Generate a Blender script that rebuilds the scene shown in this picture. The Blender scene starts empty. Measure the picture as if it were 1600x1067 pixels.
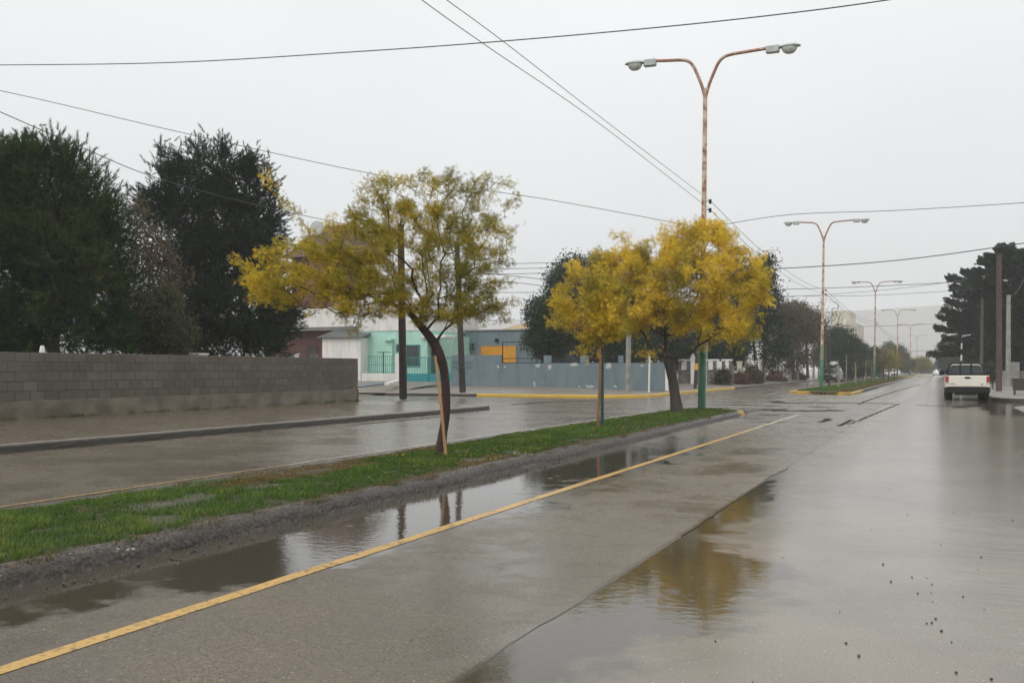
import bpy, math, random
import numpy as np
from mathutils import Vector, noise as mnoise

random.seed(7)
rng = np.random.default_rng(7)
sc = bpy.context.scene
COL = sc.collection
PI = math.pi

# ------------------------------------------------------------------ camera
FPX, HY, EYE = 1560.0, 577.0, 1.45
TH = math.atan(665.0 / 1560.0)
CT, ST = math.cos(TH), math.sin(TH)
cd = bpy.data.cameras.new("camera")
cam = bpy.data.objects.new("camera", cd)
COL.objects.link(cam)
cam.location = (0, 0, EYE)
cam.rotation_euler = (PI / 2, 0, TH)
cd.sensor_width = 36
cd.lens = FPX / 1600 * 36
cd.shift_y = (HY - 533.5) / 1600
cd.clip_start = 0.05
cd.clip_end = 4000
sc.camera = cam

# ------------------------------------------------------------------ sky, sun, exposure
SUN_EL, SUN_ROT = math.radians(48), math.radians(200)
wd = bpy.data.worlds.new("World")
sc.world = wd
wd.use_nodes = True
wt = wd.node_tree
wt.nodes.clear()
wo = wt.nodes.new("ShaderNodeOutputWorld")
wb = wt.nodes.new("ShaderNodeBackground")
wb.inputs["Strength"].default_value = 0.1
sky = wt.nodes.new("ShaderNodeTexSky")
sky.sky_type = 'NISHITA'
sky.sun_disc = False
sky.sun_elevation = SUN_EL
sky.sun_rotation = SUN_ROT
sky.dust_density = 4
hs = wt.nodes.new("ShaderNodeHueSaturation")
hs.inputs["Saturation"].default_value = 0.15
wt.links.new(sky.outputs[0], hs.inputs["Color"])
wtc = wt.nodes.new("ShaderNodeTexCoord")
wsep = wt.nodes.new("ShaderNodeSeparateXYZ")
wt.links.new(wtc.outputs["Generated"], wsep.inputs[0])
wr = wt.nodes.new("ShaderNodeValToRGB")
els = wr.color_ramp.elements
els[0].position = 0.0
els[0].color = (0.70, 0.725, 0.75, 1)
els[1].position = 1.0
els[1].color = (1.50, 1.51, 1.52, 1)
e = els.new(0.16); e.color = (0.88, 0.905, 0.925, 1)
e = els.new(0.36); e.color = (0.99, 1.01, 1.02, 1)
e = els.new(0.6); e.color = (1.25, 1.26, 1.27, 1)
wt.links.new(wsep.outputs["Z"], wr.inputs[0])
wn = wt.nodes.new("ShaderNodeTexNoise")
wn.inputs["Scale"].default_value = 2.2
wn.inputs["Detail"].default_value = 3
wt.links.new(wtc.outputs["Generated"], wn.inputs["Vector"])
wmr = wt.nodes.new("ShaderNodeMapRange")
wmr.inputs["From Min"].default_value = 0.3
wmr.inputs["From Max"].default_value = 0.7
wmr.inputs["To Min"].default_value = 9.6
wmr.inputs["To Max"].default_value = 10.5
wt.links.new(wn.outputs["Fac"], wmr.inputs["Value"])
wmul = wt.nodes.new("ShaderNodeVectorMath")
wmul.operation = 'SCALE'
wt.links.new(wr.outputs[0], wmul.inputs[0])
wt.links.new(wmr.outputs[0], wmul.inputs["Scale"])
wmx = wt.nodes.new("ShaderNodeMixRGB")
wmx.inputs[0].default_value = 0.93
wt.links.new(hs.outputs[0], wmx.inputs[1])
wt.links.new(wmul.outputs[0], wmx.inputs[2])
wt.links.new(wmx.outputs[0], wb.inputs[0])
wt.links.new(wb.outputs[0], wo.inputs[0])

sd = bpy.data.lights.new("sun", 'SUN')
sd.energy = 1.0
sd.angle = math.radians(40)
sd.color = (1, 0.97, 0.93)
sun = bpy.data.objects.new("sun", sd)
COL.objects.link(sun)
sdir = Vector((math.sin(SUN_ROT) * math.cos(SUN_EL), math.cos(SUN_ROT) * math.cos(SUN_EL), math.sin(SUN_EL)))
sun.rotation_euler = sdir.to_track_quat('Z', 'Y').to_euler()
sun.location = (0, 0, 40)

vs = sc.view_settings
vs.view_transform = 'Standard'
vs.look = 'None'
vs.exposure = 0.0
vs.gamma = 1
vs.use_curve_mapping = False
sc.render.engine = 'CYCLES'
cy = sc.cycles
cy.use_denoising = True
cy.max_bounces = 6
cy.diffuse_bounces = 3
cy.glossy_bounces = 3
cy.transmission_bounces = 4
cy.transparent_max_bounces = 8
cy.volume_bounces = 2

# ------------------------------------------------------------------ picture point -> world point (real distances)
RV = np.array([CT, ST, 0.0])
FV = np.array([-ST, CT, 0.0])


def at(px, py, t=None, Y=None, X=None, line=None):
    a = (px - 800) / FPX
    b = (HY - py) / FPX
    dx, dy = -ST + CT * a, CT + ST * a
    if line is not None:
        (ax, ay), (bx, by) = line
        nx, ny = -(by - ay), bx - ax
        t = (nx * ax + ny * ay) / (nx * dx + ny * dy)
    elif Y is not None:
        t = Y / dy
    elif X is not None:
        t = X / dx
    return np.array([dx * t, dy * t, EYE + b * t])


def gnd(px, py, z=0.0):
    t = FPX * (EYE - z) / (py - HY)
    p = at(px, py, t=t)
    return p


# ------------------------------------------------------------------ node helpers
def N(nt, typ, ins=None, **props):
    n = nt.nodes.new("ShaderNode" + typ)
    for k, v in props.items():
        setattr(n, k, v)
    for k, v in (ins or {}).items():
        s = n.inputs[k]
        if isinstance(v, bpy.types.NodeSocket):
            nt.links.new(v, s)
        elif isinstance(v, (tuple, list)) and len(v) == 3 and s.type == 'RGBA':
            s.default_value = (*v, 1)
        else:
            s.default_value = v
    return n


def mth(nt, op, a, b=0.0, c=None):
    ins = {0: a, 1: b}
    if c is not None:
        ins[2] = c
    return N(nt, "Math", ins, operation=op).outputs[0]


def mr(nt, v, a, b, c=0.0, d=1.0, smooth=True):
    return N(nt, "MapRange", {"Value": v, "From Min": a, "From Max": b, "To Min": c, "To Max": d},
             interpolation_type='SMOOTHSTEP' if smooth else 'LINEAR').outputs[0]


def mixc(nt, f, a, b, mode='MIX'):
    return N(nt, "MixRGB", {0: f, 1: a, 2: b}, blend_type=mode).outputs[0]


def noise(nt, vec, scale, detail=3.0, rough=0.55):
    return N(nt, "TexNoise", {"Vector": vec, "Scale": scale, "Detail": detail, "Roughness": rough}).outputs["Fac"]


def newmat(name):
    m = bpy.data.materials.new(name)
    m.use_nodes = True
    nt = m.node_tree
    nt.nodes.clear()
    out = nt.nodes.new("ShaderNodeOutputMaterial")
    pos = nt.nodes.new("ShaderNodeNewGeometry").outputs["Position"]
    return m, nt, out, pos


def mat(name, c1, c2=None, rough=0.6, scale=4.0, bump=0.0, bscale=40.0, rvar=0.0, metallic=0.0, spec=0.5, contrast=(0.35, 0.65), objrand=0.0, coat=0.0, stretch=None):
    m, nt, out, pos = newmat(name)
    vec = pos
    if stretch:
        vec = N(nt, "VectorMath", {0: pos, 1: stretch}, operation='MULTIPLY').outputs[0]
    nz = noise(nt, vec, scale, 5)
    f = mr(nt, nz, contrast[0], contrast[1])
    col = mixc(nt, f, c1, c2 or tuple(x * 0.8 for x in c1))
    if objrand:
        r = N(nt, "ObjectInfo").outputs["Random"]
        s = mr(nt, r, 0, 1, 1 - objrand, 1 + objrand, False)
        col = N(nt, "VectorMath", {0: col, "Scale": s}, operation='SCALE').outputs[0]
    b = N(nt, "BsdfPrincipled", {"Base Color": col, "Metallic": metallic, "Specular IOR Level": spec})
    if coat:
        b.inputs["Coat Weight"].default_value = coat
        b.inputs["Coat Roughness"].default_value = 0.06
    if rvar:
        nt.links.new(mr(nt, noise(nt, pos, scale * 2.3, 3), 0.3, 0.7, rough - rvar, rough + rvar), b.inputs["Roughness"])
    else:
        b.inputs["Roughness"].default_value = rough
    if bump:
        bn = N(nt, "Bump", {"Height": noise(nt, pos, bscale, 4), "Strength": bump, "Distance": 0.02})
        nt.links.new(bn.outputs[0], b.inputs["Normal"])
    nt.links.new(b.outputs[0], out.inputs[0])
    return m


def leafmat(name, stops, trans=0.35, rough=0.5, spec=0.2):
    m, nt, out, pos = newmat(name)
    t = N(nt, "Attribute", attribute_name="tint").outputs["Fac"]
    cr = N(nt, "ValToRGB", {0: t})
    el = cr.color_ramp.elements
    el[0].position, el[0].color = stops[0][0], (*stops[0][1], 1)
    el[1].position, el[1].color = stops[-1][0], (*stops[-1][1], 1)
    for p, c in stops[1:-1]:
        k = el.new(p)
        k.color = (*c, 1)
    b = N(nt, "BsdfPrincipled", {"Base Color": cr.outputs[0], "Roughness": rough, "Specular IOR Level": spec})
    tr = N(nt, "BsdfTranslucent", {"Color": cr.outputs[0]})
    mx = N(nt, "MixShader", {0: trans, 1: b.outputs[0], 2: tr.outputs[0]})
    nt.links.new(mx.outputs[0], out.inputs[0])
    return m


# ------------------------------------------------------------------ object helpers
def wloc(o):
    v = Vector((0, 0, 0))
    while o is not None:
        v = v + o.location
        o = o.parent
    return v


def link_mesh(name, me, parent=None, loc=None):
    o = bpy.data.objects.new(name, me)
    COL.objects.link(o)
    if parent is not None:
        o.parent = parent
    if loc is not None:
        o.location = loc
    return o


def tag(o, label=None, cat=None, group=None, kind=None):
    if label: o["label"] = label
    if cat: o["category"] = cat
    if group: o["group"] = group
    if kind: o["kind"] = kind
    return o


def thing(name, label, cat, loc=(0, 0, 0), group=None, rotz=0.0):
    o = bpy.data.objects.new(name, None)
    o.empty_display_size = 0.2
    COL.objects.link(o)
    o.location = tuple(float(x) for x in loc)
    o.rotation_euler = (0, 0, rotz)
    return tag(o, label, cat, group)


def dup(o, parent=None, loc=None, label=None, rotz=None):
    kids = list(o.children)
    c = o.copy()
    COL.objects.link(c)
    if parent is not None:
        c.parent = parent
    if loc is not None:
        c.location = tuple(float(x) for x in loc)
    if rotz is not None:
        c.rotation_euler = (0, 0, rotz)
    if label:
        c["label"] = label
    for k in kids:
        dup(k, c)
    return c


class MB:
    def __init__(self):
        self.v, self.f, self.m = [], [], []
        self.cur = 0

    def add(self, vs, fs):
        o = len(self.v)
        self.v += [tuple(map(float, p)) for p in vs]
        self.f += [tuple(i + o for i in f) for f in fs]
        self.m += [self.cur] * len(fs)
        return self

    def quad(self, a, b, c, d):
        return self.add([a, b, c, d], [(0, 1, 2, 3)])

    def box(self, x0, x1, y0, y1, z0, z1):
        vs = [(x0, y0, z0), (x1, y0, z0), (x1, y1, z0), (x0, y1, z0), (x0, y0, z1), (x1, y0, z1), (x1, y1, z1), (x0, y1, z1)]
        return self.add(vs, [(0, 3, 2, 1), (4, 5, 6, 7), (0, 1, 5, 4), (1, 2, 6, 5), (2, 3, 7, 6), (3, 0, 4, 7)])

    def cbox(self, x0, x1, y0, y1, z0, z1, c):
        """box with chamfered edges"""
        def ring(x0, x1, y0, y1, z, k):
            return [(x0 + k, y0, z), (x1 - k, y0, z), (x1, y0 + k, z), (x1, y1 - k, z), (x1 - k, y1, z), (x0 + k, y1, z), (x0, y1 - k, z), (x0, y0 + k, z)]
        rings = [ring(x0 + c, x1 - c, y0 + c, y1 - c, z0, c * .3), ring(x0, x1, y0, y1, z0 + c, c), ring(x0, x1, y0, y1, z1 - c, c), ring(x0 + c, x1 - c, y0 + c, y1 - c, z1, c * .3)]
        vs = sum(rings, [])
        fs = [tuple(range(7, -1, -1)), tuple(range(24, 32))]
        for r in range(3):
            for i in range(8):
                j = (i + 1) % 8
                fs.append((r * 8 + i, r * 8 + j, r * 8 + 8 + j, r * 8 + 8 + i))
        return self.add(vs, fs)

    def obox(self, p, q, w, h, up=(0, 0, 1)):
        """bar of rectangular section from p to q"""
        p, q = Vector(p), Vector(q)
        d = (q - p).normalized()
        u = Vector(up)
        s = d.cross(u)
        if s.length < 1e-4:
            s = d.cross(Vector((1, 0, 0)))
        s.normalize()
        u = s.cross(d).normalized()
        vs = []
        for c in (p, q):
            vs += [c - s * w / 2 - u * h / 2, c + s * w / 2 - u * h / 2, c + s * w / 2 + u * h / 2, c - s * w / 2 + u * h / 2]
        return self.add(vs, [(3, 2, 1, 0), (4, 5, 6, 7), (0, 1, 5, 4), (1, 2, 6, 5), (2, 3, 7, 6), (3, 0, 4, 7)])

    def tube(self, pts, rad, n=8, cap=True):
        pts = [Vector(p) for p in pts]
        if not hasattr(rad, '__len__'):
            rad = [rad] * len(pts)
        vs, fs = [], []
        prev = None
        for i, p in enumerate(pts):
            d = (pts[min(i + 1, len(pts) - 1)] - pts[max(i - 1, 0)])
            if d.length < 1e-9:
                d = Vector((0, 0, 1))
            d.normalize()
            if prev is None:
                a = Vector((1, 0, 0)) if abs(d.x) < 0.8 else Vector((0, 1, 0))
            else:
                a = prev
            s = (a - d * a.dot(d)).normalized()
            prev = s
            u = d.cross(s)
            for k in range(n):
                an = 2 * PI * k / n
                vs.append(p + (s * math.cos(an) + u * math.sin(an)) * rad[i])
        for i in range(len(pts) - 1):
            for k in range(n):
                j = (k + 1) % n
                fs.append((i * n + k, i * n + j, (i + 1) * n + j, (i + 1) * n + k))
        if cap:
            fs.append(tuple(range(n - 1, -1, -1)))
            fs.append(tuple(range((len(pts) - 1) * n, len(pts) * n)))
        return self.add(vs, fs)

    def lathe(self, c, prof, n=16, axis='z'):
        vs, fs = [], []
        for r, z in prof:
            for k in range(n):
                a = 2 * PI * k / n
                if axis == 'z':
                    vs.append((c[0] + r * math.cos(a), c[1] + r * math.sin(a), c[2] + z))
                else:
                    vs.append((c[0] + z, c[1] + r * math.cos(a), c[2] + r * math.sin(a)))
        for i in range(len(prof) - 1):
            for k in range(n):
                j = (k + 1) % n
                fs.append((i * n + k, i * n + j, (i + 1) * n + j, (i + 1) * n + k))
        return self.add(vs, fs)

    def prism(self, poly, z0, z1):
        n = len(poly)
        vs = [(x, y, z0) for x, y in poly] + [(x, y, z1) for x, y in poly]
        fs = [tuple(range(n - 1, -1, -1)), tuple(range(n, 2 * n))]
        fs += [(i, (i + 1) % n, n + (i + 1) % n, n + i) for i in range(n)]
        return self.add(vs, fs)

    def loft(self, rings, cap=True):
        n = len(rings[0])
        vs = sum([list(r) for r in rings], [])
        fs = []
        for i in range(len(rings) - 1):
            for k in range(n):
                j = (k + 1) % n
                fs.append((i * n + k, i * n + j, (i + 1) * n + j, (i + 1) * n + k))
        if cap:
            fs.append(tuple(range(n - 1, -1, -1)))
            fs.append(tuple(range((len(rings) - 1) * n, len(rings) * n)))
        return self.add(vs, fs)

    def mesh(self, name, mats, off=(0, 0, 0), smooth=False):
        me = bpy.data.meshes.new(name)
        me.from_pydata([(x - off[0], y - off[1], z - off[2]) for x, y, z in self.v], [], self.f)
        for m in (mats if isinstance(mats, (list, tuple)) else [mats]):
            me.materials.append(m)
        if any(self.m):
            me.polygons.foreach_set("material_index", self.m)
        if smooth:
            me.polygons.foreach_set("use_smooth", [True] * len(me.polygons))
            try:
                me.set_sharp_from_angle(angle=math.radians(40))
            except Exception:
                pass
        me.update()
        return me

    def build(self, name, mats, parent=None, smooth=False, local=False):
        off = (0, 0, 0) if (parent is None or local) else wloc(parent)
        return link_mesh(name, self.mesh(name, mats, off, smooth), parent)


def np_mesh(name, V, Fq, mat_, parent=None, tint=None, smooth=False):
    """V (n,3), Fq (m,k) one face size"""
    if parent is not None:
        V = V - np.array(wloc(parent))
    me = bpy.data.meshes.new(name)
    k = Fq.shape[1]
    me.vertices.add(len(V))
    me.vertices.foreach_set("co", V.astype(np.float32).ravel())
    me.loops.add(Fq.size)
    me.loops.foreach_set("vertex_index", Fq.astype(np.int32).ravel())
    me.polygons.add(len(Fq))
    me.polygons.foreach_set("loop_start", np.arange(0, Fq.size, k, dtype=np.int32))
    if smooth:
        me.polygons.foreach_set("use_smooth", np.ones(len(Fq), dtype=bool))
    me.materials.append(mat_)
    if tint is not None:
        a = me.attributes.new("tint", 'FLOAT', 'POINT')
        a.data.foreach_set("value", tint.astype(np.float32))
    me.update(calc_edges=True)
    me.validate()
    return link_mesh(name, me, parent)


def unit(a):
    return a / np.maximum(np.linalg.norm(a, axis=-1, keepdims=True), 1e-9)


def scatter(name, P, D, S, T, tv, tf, mat_, parent=None, roll=None, tvar=0.08):
    """copies of a small leaf template at P, pointing along D, as one part"""
    n, k = len(P), len(tv)
    D = unit(D)
    R = rng.normal(size=(n, 3)) if roll is None else roll
    B = unit(np.cross(D, R))
    Cc = np.cross(D, B)
    V = P[:, None, :] + S[:, None, None] * (tv[None, :, 0:1] * D[:, None, :] + tv[None, :, 1:2] * B[:, None, :] + tv[None, :, 2:3] * Cc[:, None, :])
    Fc = (np.arange(n)[:, None, None] * k + tf[None]).reshape(-1, tf.shape[1])
    nl = len(tf)
    tin = np.repeat(T, k) + np.repeat(rng.normal(0, tvar, n), k)
    return np_mesh(name, V.reshape(-1, 3), Fc, mat_, parent, np.clip(tin, 0, 1))


# ------------------------------------------------------------------ materials
def road_material():
    m, nt, out, pos = newmat("wet_asphalt")
    xyz = N(nt, "SeparateXYZ", {0: pos})
    X, Y = xyz.outputs[0], xyz.outputs[1]
    n1 = noise(nt, pos, 0.55, 4)
    n2 = noise(nt, pos, 2.6, 5, 0.6)
    n3 = noise(nt, pos, 85, 3, 0.7)
    # puddle along the median kerb
    xa = mth(nt, 'ADD', X, mth(nt, 'MULTIPLY', mth(nt, 'SUBTRACT', n1, 0.5), 3.6))
    xa = mth(nt, 'ADD', xa, mth(nt, 'MULTIPLY', mth(nt, 'SUBTRACT', n2, 0.5), 1.7))
    xa = mth(nt, 'ADD', xa, mr(nt, Y, 4.6, 6.4, 0.85, 0.0))
    mA = mr(nt, xa, -3.75, -4.2)
    mA = mth(nt, 'MULTIPLY', mA, mr(nt, Y, 25, 15))
    mA = mth(nt, 'MULTIPLY', mA, mr(nt, X, -7.5, -7.0))
    # puddle caught against the asphalt seam
    fc = N(nt, "FloatCurve", {"Value": mth(nt, 'DIVIDE', Y, 20.0)})
    cu = fc.mapping.curves[0]
    pts = [(0, .25), (.2, .18), (.26, .26), (.33, .38), (.375, .36), (.41, .13), (.46, .10), (.54, .16), (.62, .10), (.72, .05), (.8, 0.0), (1, 0.0)]
    cu.points[0].location = pts[0]
    cu.points[1].location = pts[-1]
    for p in pts[1:-1]:
        cu.points.new(*p)
    fc.mapping.update()
    wid = mth(nt, 'MULTIPLY', fc.outputs[0], 2.9)
    d = mth(nt, 'SUBTRACT', mth(nt, 'ADD', X, 2.05), wid)
    d = mth(nt, 'ADD', d, mth(nt, 'MULTIPLY', mth(nt, 'SUBTRACT', n2, 0.5), 1.3))
    mB = mth(nt, 'MULTIPLY', mr(nt, d, 0.2, -0.2), mr(nt, X, -2.12, -2.02))
    mB = mth(nt, 'MULTIPLY', mB, mr(nt, Y, 17, 13))
    # gutter puddle at the right kerb
    xc = mth(nt, 'ADD', X, mth(nt, 'MULTIPLY', mth(nt, 'SUBTRACT', n1, 0.5), 2.0))
    mC = mth(nt, 'MULTIPLY', mr(nt, xc, 1.35, 1.75), mth(nt, 'MULTIPLY', mr(nt, Y, 33, 37), mr(nt, Y, 56, 52)))
    pud = mth(nt, 'MAXIMUM', mth(nt, 'MAXIMUM', mA, mB), mC)
    # thin film away from puddles
    film = mr(nt, mth(nt, 'ADD', n1, mth(nt, 'MULTIPLY', mth(nt, 'SUBTRACT', n2, 0.5), 0.8)), 0.30, 0.70)
    side = mr(nt, X, -2.3, -1.0)
    left = mr(nt, X, -7.5, -8.5)
    film = N(nt, 'Mix', {0: mth(nt, 'MULTIPLY', left, 0.65), 2: film, 3: 0.62}, data_type='FLOAT').outputs[0]
    film = mth(nt, 'MAXIMUM', film, mth(nt, 'MULTIPLY', side, mr(nt, n2, 0.3, 0.7, 0.8, 1.0)))
    rough = mr(nt, film, 0, 1, 0.42, 0.13, False)
    rough = N(nt, 'Mix', {0: mth(nt, 'MULTIPLY', side, mr(nt, n2, 0.3, 0.7, 0.6, 1.0)), 2: rough, 3: 0.12}, data_type='FLOAT').outputs[0]
    rough = N(nt, "Mix", {0: pud, 2: rough, 3: 0.045}, data_type='FLOAT').outputs[0]
    g = mr(nt, n3, 0.3, 0.7)
    big = mr(nt, n1, 0.3, 0.7)
    c = mixc(nt, g, (0.046, 0.036, 0.025), (0.20, 0.164, 0.114))
    c = mixc(nt, mth(nt, 'MULTIPLY', mr(nt, X, -2.3, -1.6), 0.75), c, mixc(nt, g, (0.165, 0.144, 0.112), (0.28, 0.248, 0.198)))
    c = mixc(nt, big, c, mixc(nt, 0.5, c, (0.078, 0.068, 0.053)))
    sp = N(nt, "TexVoronoi", {"Vector": pos, "Scale": 60.0})
    spk = mr(nt, sp.outputs["Color"], 0.88, 0.90)
    spk = mth(nt, 'MULTIPLY', spk, mr(nt, sp.outputs["Distance"], 0.45, 0.3))
    c = mixc(nt, mth(nt, 'MULTIPLY', spk, 0.7), c, (0.38, 0.34, 0.28))
    c = mixc(nt, pud, c, (0.060, 0.051, 0.037))
    # rain rings on the puddles
    vr = N(nt, "TexVoronoi", {"Vector": pos, "Scale": 3.2, "Randomness": 1.0})
    sel = mr(nt, N(nt, "SeparateColor", {0: vr.outputs["Color"]}).outputs[0], 0.60, 0.62)
    dist = vr.outputs["Distance"]
    ring = mth(nt, 'MULTIPLY', mth(nt, 'SINE', mth(nt, 'MULTIPLY', dist, 75.0)), mr(nt, dist, 0.33, 0.05))
    ring = mth(nt, 'MULTIPLY', mth(nt, 'MULTIPLY', ring, sel), 0.10)
    wav = mth(nt, 'MULTIPLY', noise(nt, pos, 11, 3), 0.42)
    hp = mth(nt, 'MULTIPLY', mth(nt, 'ADD', ring, wav), pud)
    va = N(nt, "TexVoronoi", {"Vector": pos, "Scale": 110.0})
    ha = mth(nt, 'ADD', mth(nt, 'MULTIPLY', n3, 0.8), mth(nt, 'MULTIPLY', va.outputs["Distance"], -0.5))
    ha = mth(nt, 'MULTIPLY', ha, mth(nt, 'SUBTRACT', 1.0, pud))
    ha = mth(nt, 'MULTIPLY', ha, mr(nt, film, 0, 1, 1.0, 0.45, False))
    ha = mth(nt, 'MULTIPLY', ha, mr(nt, side, 0, 1, 1.0, 0.4, False))
    ha = mth(nt, 'MULTIPLY', ha, mr(nt, left, 0, 1, 1.0, 0.5, False))
    und = mth(nt, 'MULTIPLY', mth(nt, 'MULTIPLY', noise(nt, pos, 5.0, 2), mth(nt, 'MULTIPLY', mr(nt, X, -9.5, -8.0, 0.0, 1.0), mth(nt, 'SUBTRACT', 1.0, pud))), 0.7)
    st2 = N(nt, 'VectorMath', {0: pos, 1: (0.9, 5.5, 1.0)}, operation='MULTIPLY').outputs[0]
    und2 = mth(nt, 'MULTIPLY', mth(nt, 'MULTIPLY', noise(nt, st2, 1.0, 6, 0.7), mth(nt, 'MULTIPLY', mth(nt, 'MULTIPLY', mr(nt, X, -1.2, 0.6), mr(nt, Y, 45, 30)), mth(nt, 'SUBTRACT', 1.0, pud))), 1.7)
    hh = mth(nt, 'ADD', mth(nt, 'ADD', mth(nt, 'ADD', ha, hp), und), und2)
    bn = N(nt, "Bump", {"Height": hh, "Strength": 0.42, "Distance": 0.006})
    b = N(nt, "BsdfPrincipled", {"Base Color": c, "Roughness": rough, "IOR": 1.40, "Normal": bn.outputs[0]})
    nt.links.new(b.outputs[0], out.inputs[0])
    return m


def pave_material(name, c1, c2, rough=0.3, pudf=0.5):
    m, nt, out, pos = newmat(name)
    n1 = noise(nt, pos, 0.5, 4)
    n2 = noise(nt, pos, 6, 5, 0.65)
    n3 = noise(nt, pos, 70, 3)
    c = mixc(nt, mr(nt, n1, 0.3, 0.7), c1, c2)
    c = mixc(nt, mth(nt, 'MULTIPLY', mr(nt, n2, 0.45, 0.75), 0.5), c, tuple(x * 0.55 for x in c1))
    wet = mr(nt, mth(nt, 'ADD', n1, mth(nt, 'MULTIPLY', n2, 0.3)), 0.4, 0.9)
    r = mr(nt, wet, 0, 1, rough + 0.12, max(0.05, rough - 0.2 * pudf), False)
    bn = N(nt, "Bump", {"Height": n3, "Strength": 0.10, "Distance": 0.006})
    b = N(nt, "BsdfPrincipled", {"Base Color": c, "Roughness": r, "IOR": 1.38, "Normal": bn.outputs[0]})
    nt.links.new(b.outputs[0], out.inputs[0])
    return m


def kerb_material(name, yellow_axis=None):
    m, nt, out, pos = newmat(name)
    v = N(nt, "TexVoronoi", {"Vector": pos, "Scale": 26.0})
    n2 = noise(nt, pos, 5, 4)
    sc_ = N(nt, "SeparateColor", {0: v.outputs["Color"]})
    c = mixc(nt, sc_.outputs[0], (0.030, 0.021, 0.014), (0.098, 0.074, 0.052))
    c = mixc(nt, mr(nt, v.outputs["Distance"], 0.25, 0.6), c, (0.03, 0.025, 0.02))
    c = mixc(nt, mr(nt, n2, 0.45, 0.7, 0, 0.55), c, (0.072, 0.056, 0.041))
    if yellow_axis == 'nose':
        xyz = N(nt, "SeparateXYZ", {0: pos})
        f = mr(nt, mth(nt, 'ADD', xyz.outputs[1], mth(nt, 'MULTIPLY', n2, 1.5)), 31.6, 32.4)
        f = mth(nt, 'MULTIPLY', f, mr(nt, xyz.outputs[1], 67, 65))
        f = mth(nt, 'MULTIPLY', f, mr(nt, noise(nt, pos, 3.5, 5, 0.7), 0.36, 0.50))
        c = mixc(nt, f, c, (0.50, 0.30, 0.035))
    h = mth(nt, 'SUBTRACT', mth(nt, 'MULTIPLY', n2, 0.4), v.outputs["Distance"])
    bn = N(nt, "Bump", {"Height": h, "Strength": 0.5, "Distance": 0.015})
    b = N(nt, "BsdfPrincipled", {"Base Color": c, "Roughness": 0.38, "Normal": bn.outputs[0]})
    nt.links.new(b.outputs[0], out.inputs[0])
    return m


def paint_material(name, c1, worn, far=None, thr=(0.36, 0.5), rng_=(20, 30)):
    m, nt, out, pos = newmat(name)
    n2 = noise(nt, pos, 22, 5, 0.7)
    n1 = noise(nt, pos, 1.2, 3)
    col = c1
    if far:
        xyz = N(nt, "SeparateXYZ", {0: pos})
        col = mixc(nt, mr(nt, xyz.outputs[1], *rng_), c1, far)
    f = mr(nt, mth(nt, 'ADD', n2, mth(nt, 'MULTIPLY', mth(nt, 'SUBTRACT', n1, 0.5), 0.4)), thr[0], thr[1])
    c = mixc(nt, f, worn, col)
    bn = N(nt, "Bump", {"Height": noise(nt, pos, 85, 3), "Strength": 0.35, "Distance": 0.005})
    b = N(nt, "BsdfPrincipled", {"Base Color": c, "Roughness": 0.38, "Normal": bn.outputs[0]})
    nt.links.new(b.outputs[0], out.inputs[0])
    return m


def block_material():
    m, nt, out, pos = newmat("concrete_block")
    r = N(nt, "ObjectInfo").outputs["Random"]
    n1 = noise(nt, pos, 0.7, 4)
    n2 = noise(nt, pos, 9, 5, 0.7)
    c = mixc(nt, r, (0.088, 0.076, 0.059), (0.132, 0.117, 0.093))
    c = mixc(nt, mth(nt, 'MULTIPLY', mr(nt, n1, 0.35, 0.65), 0.5), c, (0.062, 0.057, 0.042))
    c = mixc(nt, mth(nt, 'MULTIPLY', mr(nt, n2, 0.45, 0.75), 0.35), c, (0.145, 0.128, 0.10))
    v = N(nt, "TexVoronoi", {"Vector": pos, "Scale": 2.2})
    fl = mth(nt, 'MULTIPLY', mr(nt, v.outputs["Distance"], 0.075, 0.05), mr(nt, N(nt, "SeparateColor", {0: v.outputs["Color"]}).outputs[1], 0.66, 0.68))
    c = mixc(nt, fl, c, (0.6, 0.58, 0.54))
    bn = N(nt, "Bump", {"Height": noise(nt, pos, 60, 4), "Strength": 0.5, "Distance": 0.01})
    b = N(nt, "BsdfPrincipled", {"Base Color": c, "Roughness": 0.6, "Normal": bn.outputs[0]})
    nt.links.new(b.outputs[0], out.inputs[0])
    return m


M = {}
M['road'] = road_material()
M['ground'] = mat('bare_earth', (0.10, 0.082, 0.058), (0.065, 0.055, 0.038), 0.7, 0.4, 0.5, 20)
M['walk'] = pave_material('wet_sidewalk', (0.095, 0.074, 0.048), (0.125, 0.103, 0.072), 0.26, 0.7)
M['walk_far'] = pave_material('damp_sidewalk', (0.15, 0.13, 0.105), (0.20, 0.18, 0.15), 0.4, 0.4)
M['walk_pale'] = pave_material('pale_sidewalk', (0.20, 0.185, 0.165), (0.27, 0.25, 0.23), 0.35, 0.5)
M['kerb'] = kerb_material('aggregate_kerb', 'nose')
m_, nt_, out_, pos_ = newmat('grimy_concrete_kerb')
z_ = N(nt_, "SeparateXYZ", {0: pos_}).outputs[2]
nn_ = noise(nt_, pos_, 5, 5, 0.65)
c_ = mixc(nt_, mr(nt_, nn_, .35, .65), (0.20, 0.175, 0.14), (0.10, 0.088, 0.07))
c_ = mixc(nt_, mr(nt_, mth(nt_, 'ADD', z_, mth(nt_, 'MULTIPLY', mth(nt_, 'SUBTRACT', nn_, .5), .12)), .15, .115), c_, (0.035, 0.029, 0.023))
bn_ = N(nt_, "Bump", {"Height": noise(nt_, pos_, 30, 4), "Strength": 0.6, "Distance": 0.02})
b_ = N(nt_, "BsdfPrincipled", {"Base Color": c_, "Roughness": 0.42, "Normal": bn_.outputs[0]})
nt_.links.new(b_.outputs[0], out_.inputs[0])
M['kerb_plain'] = m_
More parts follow.
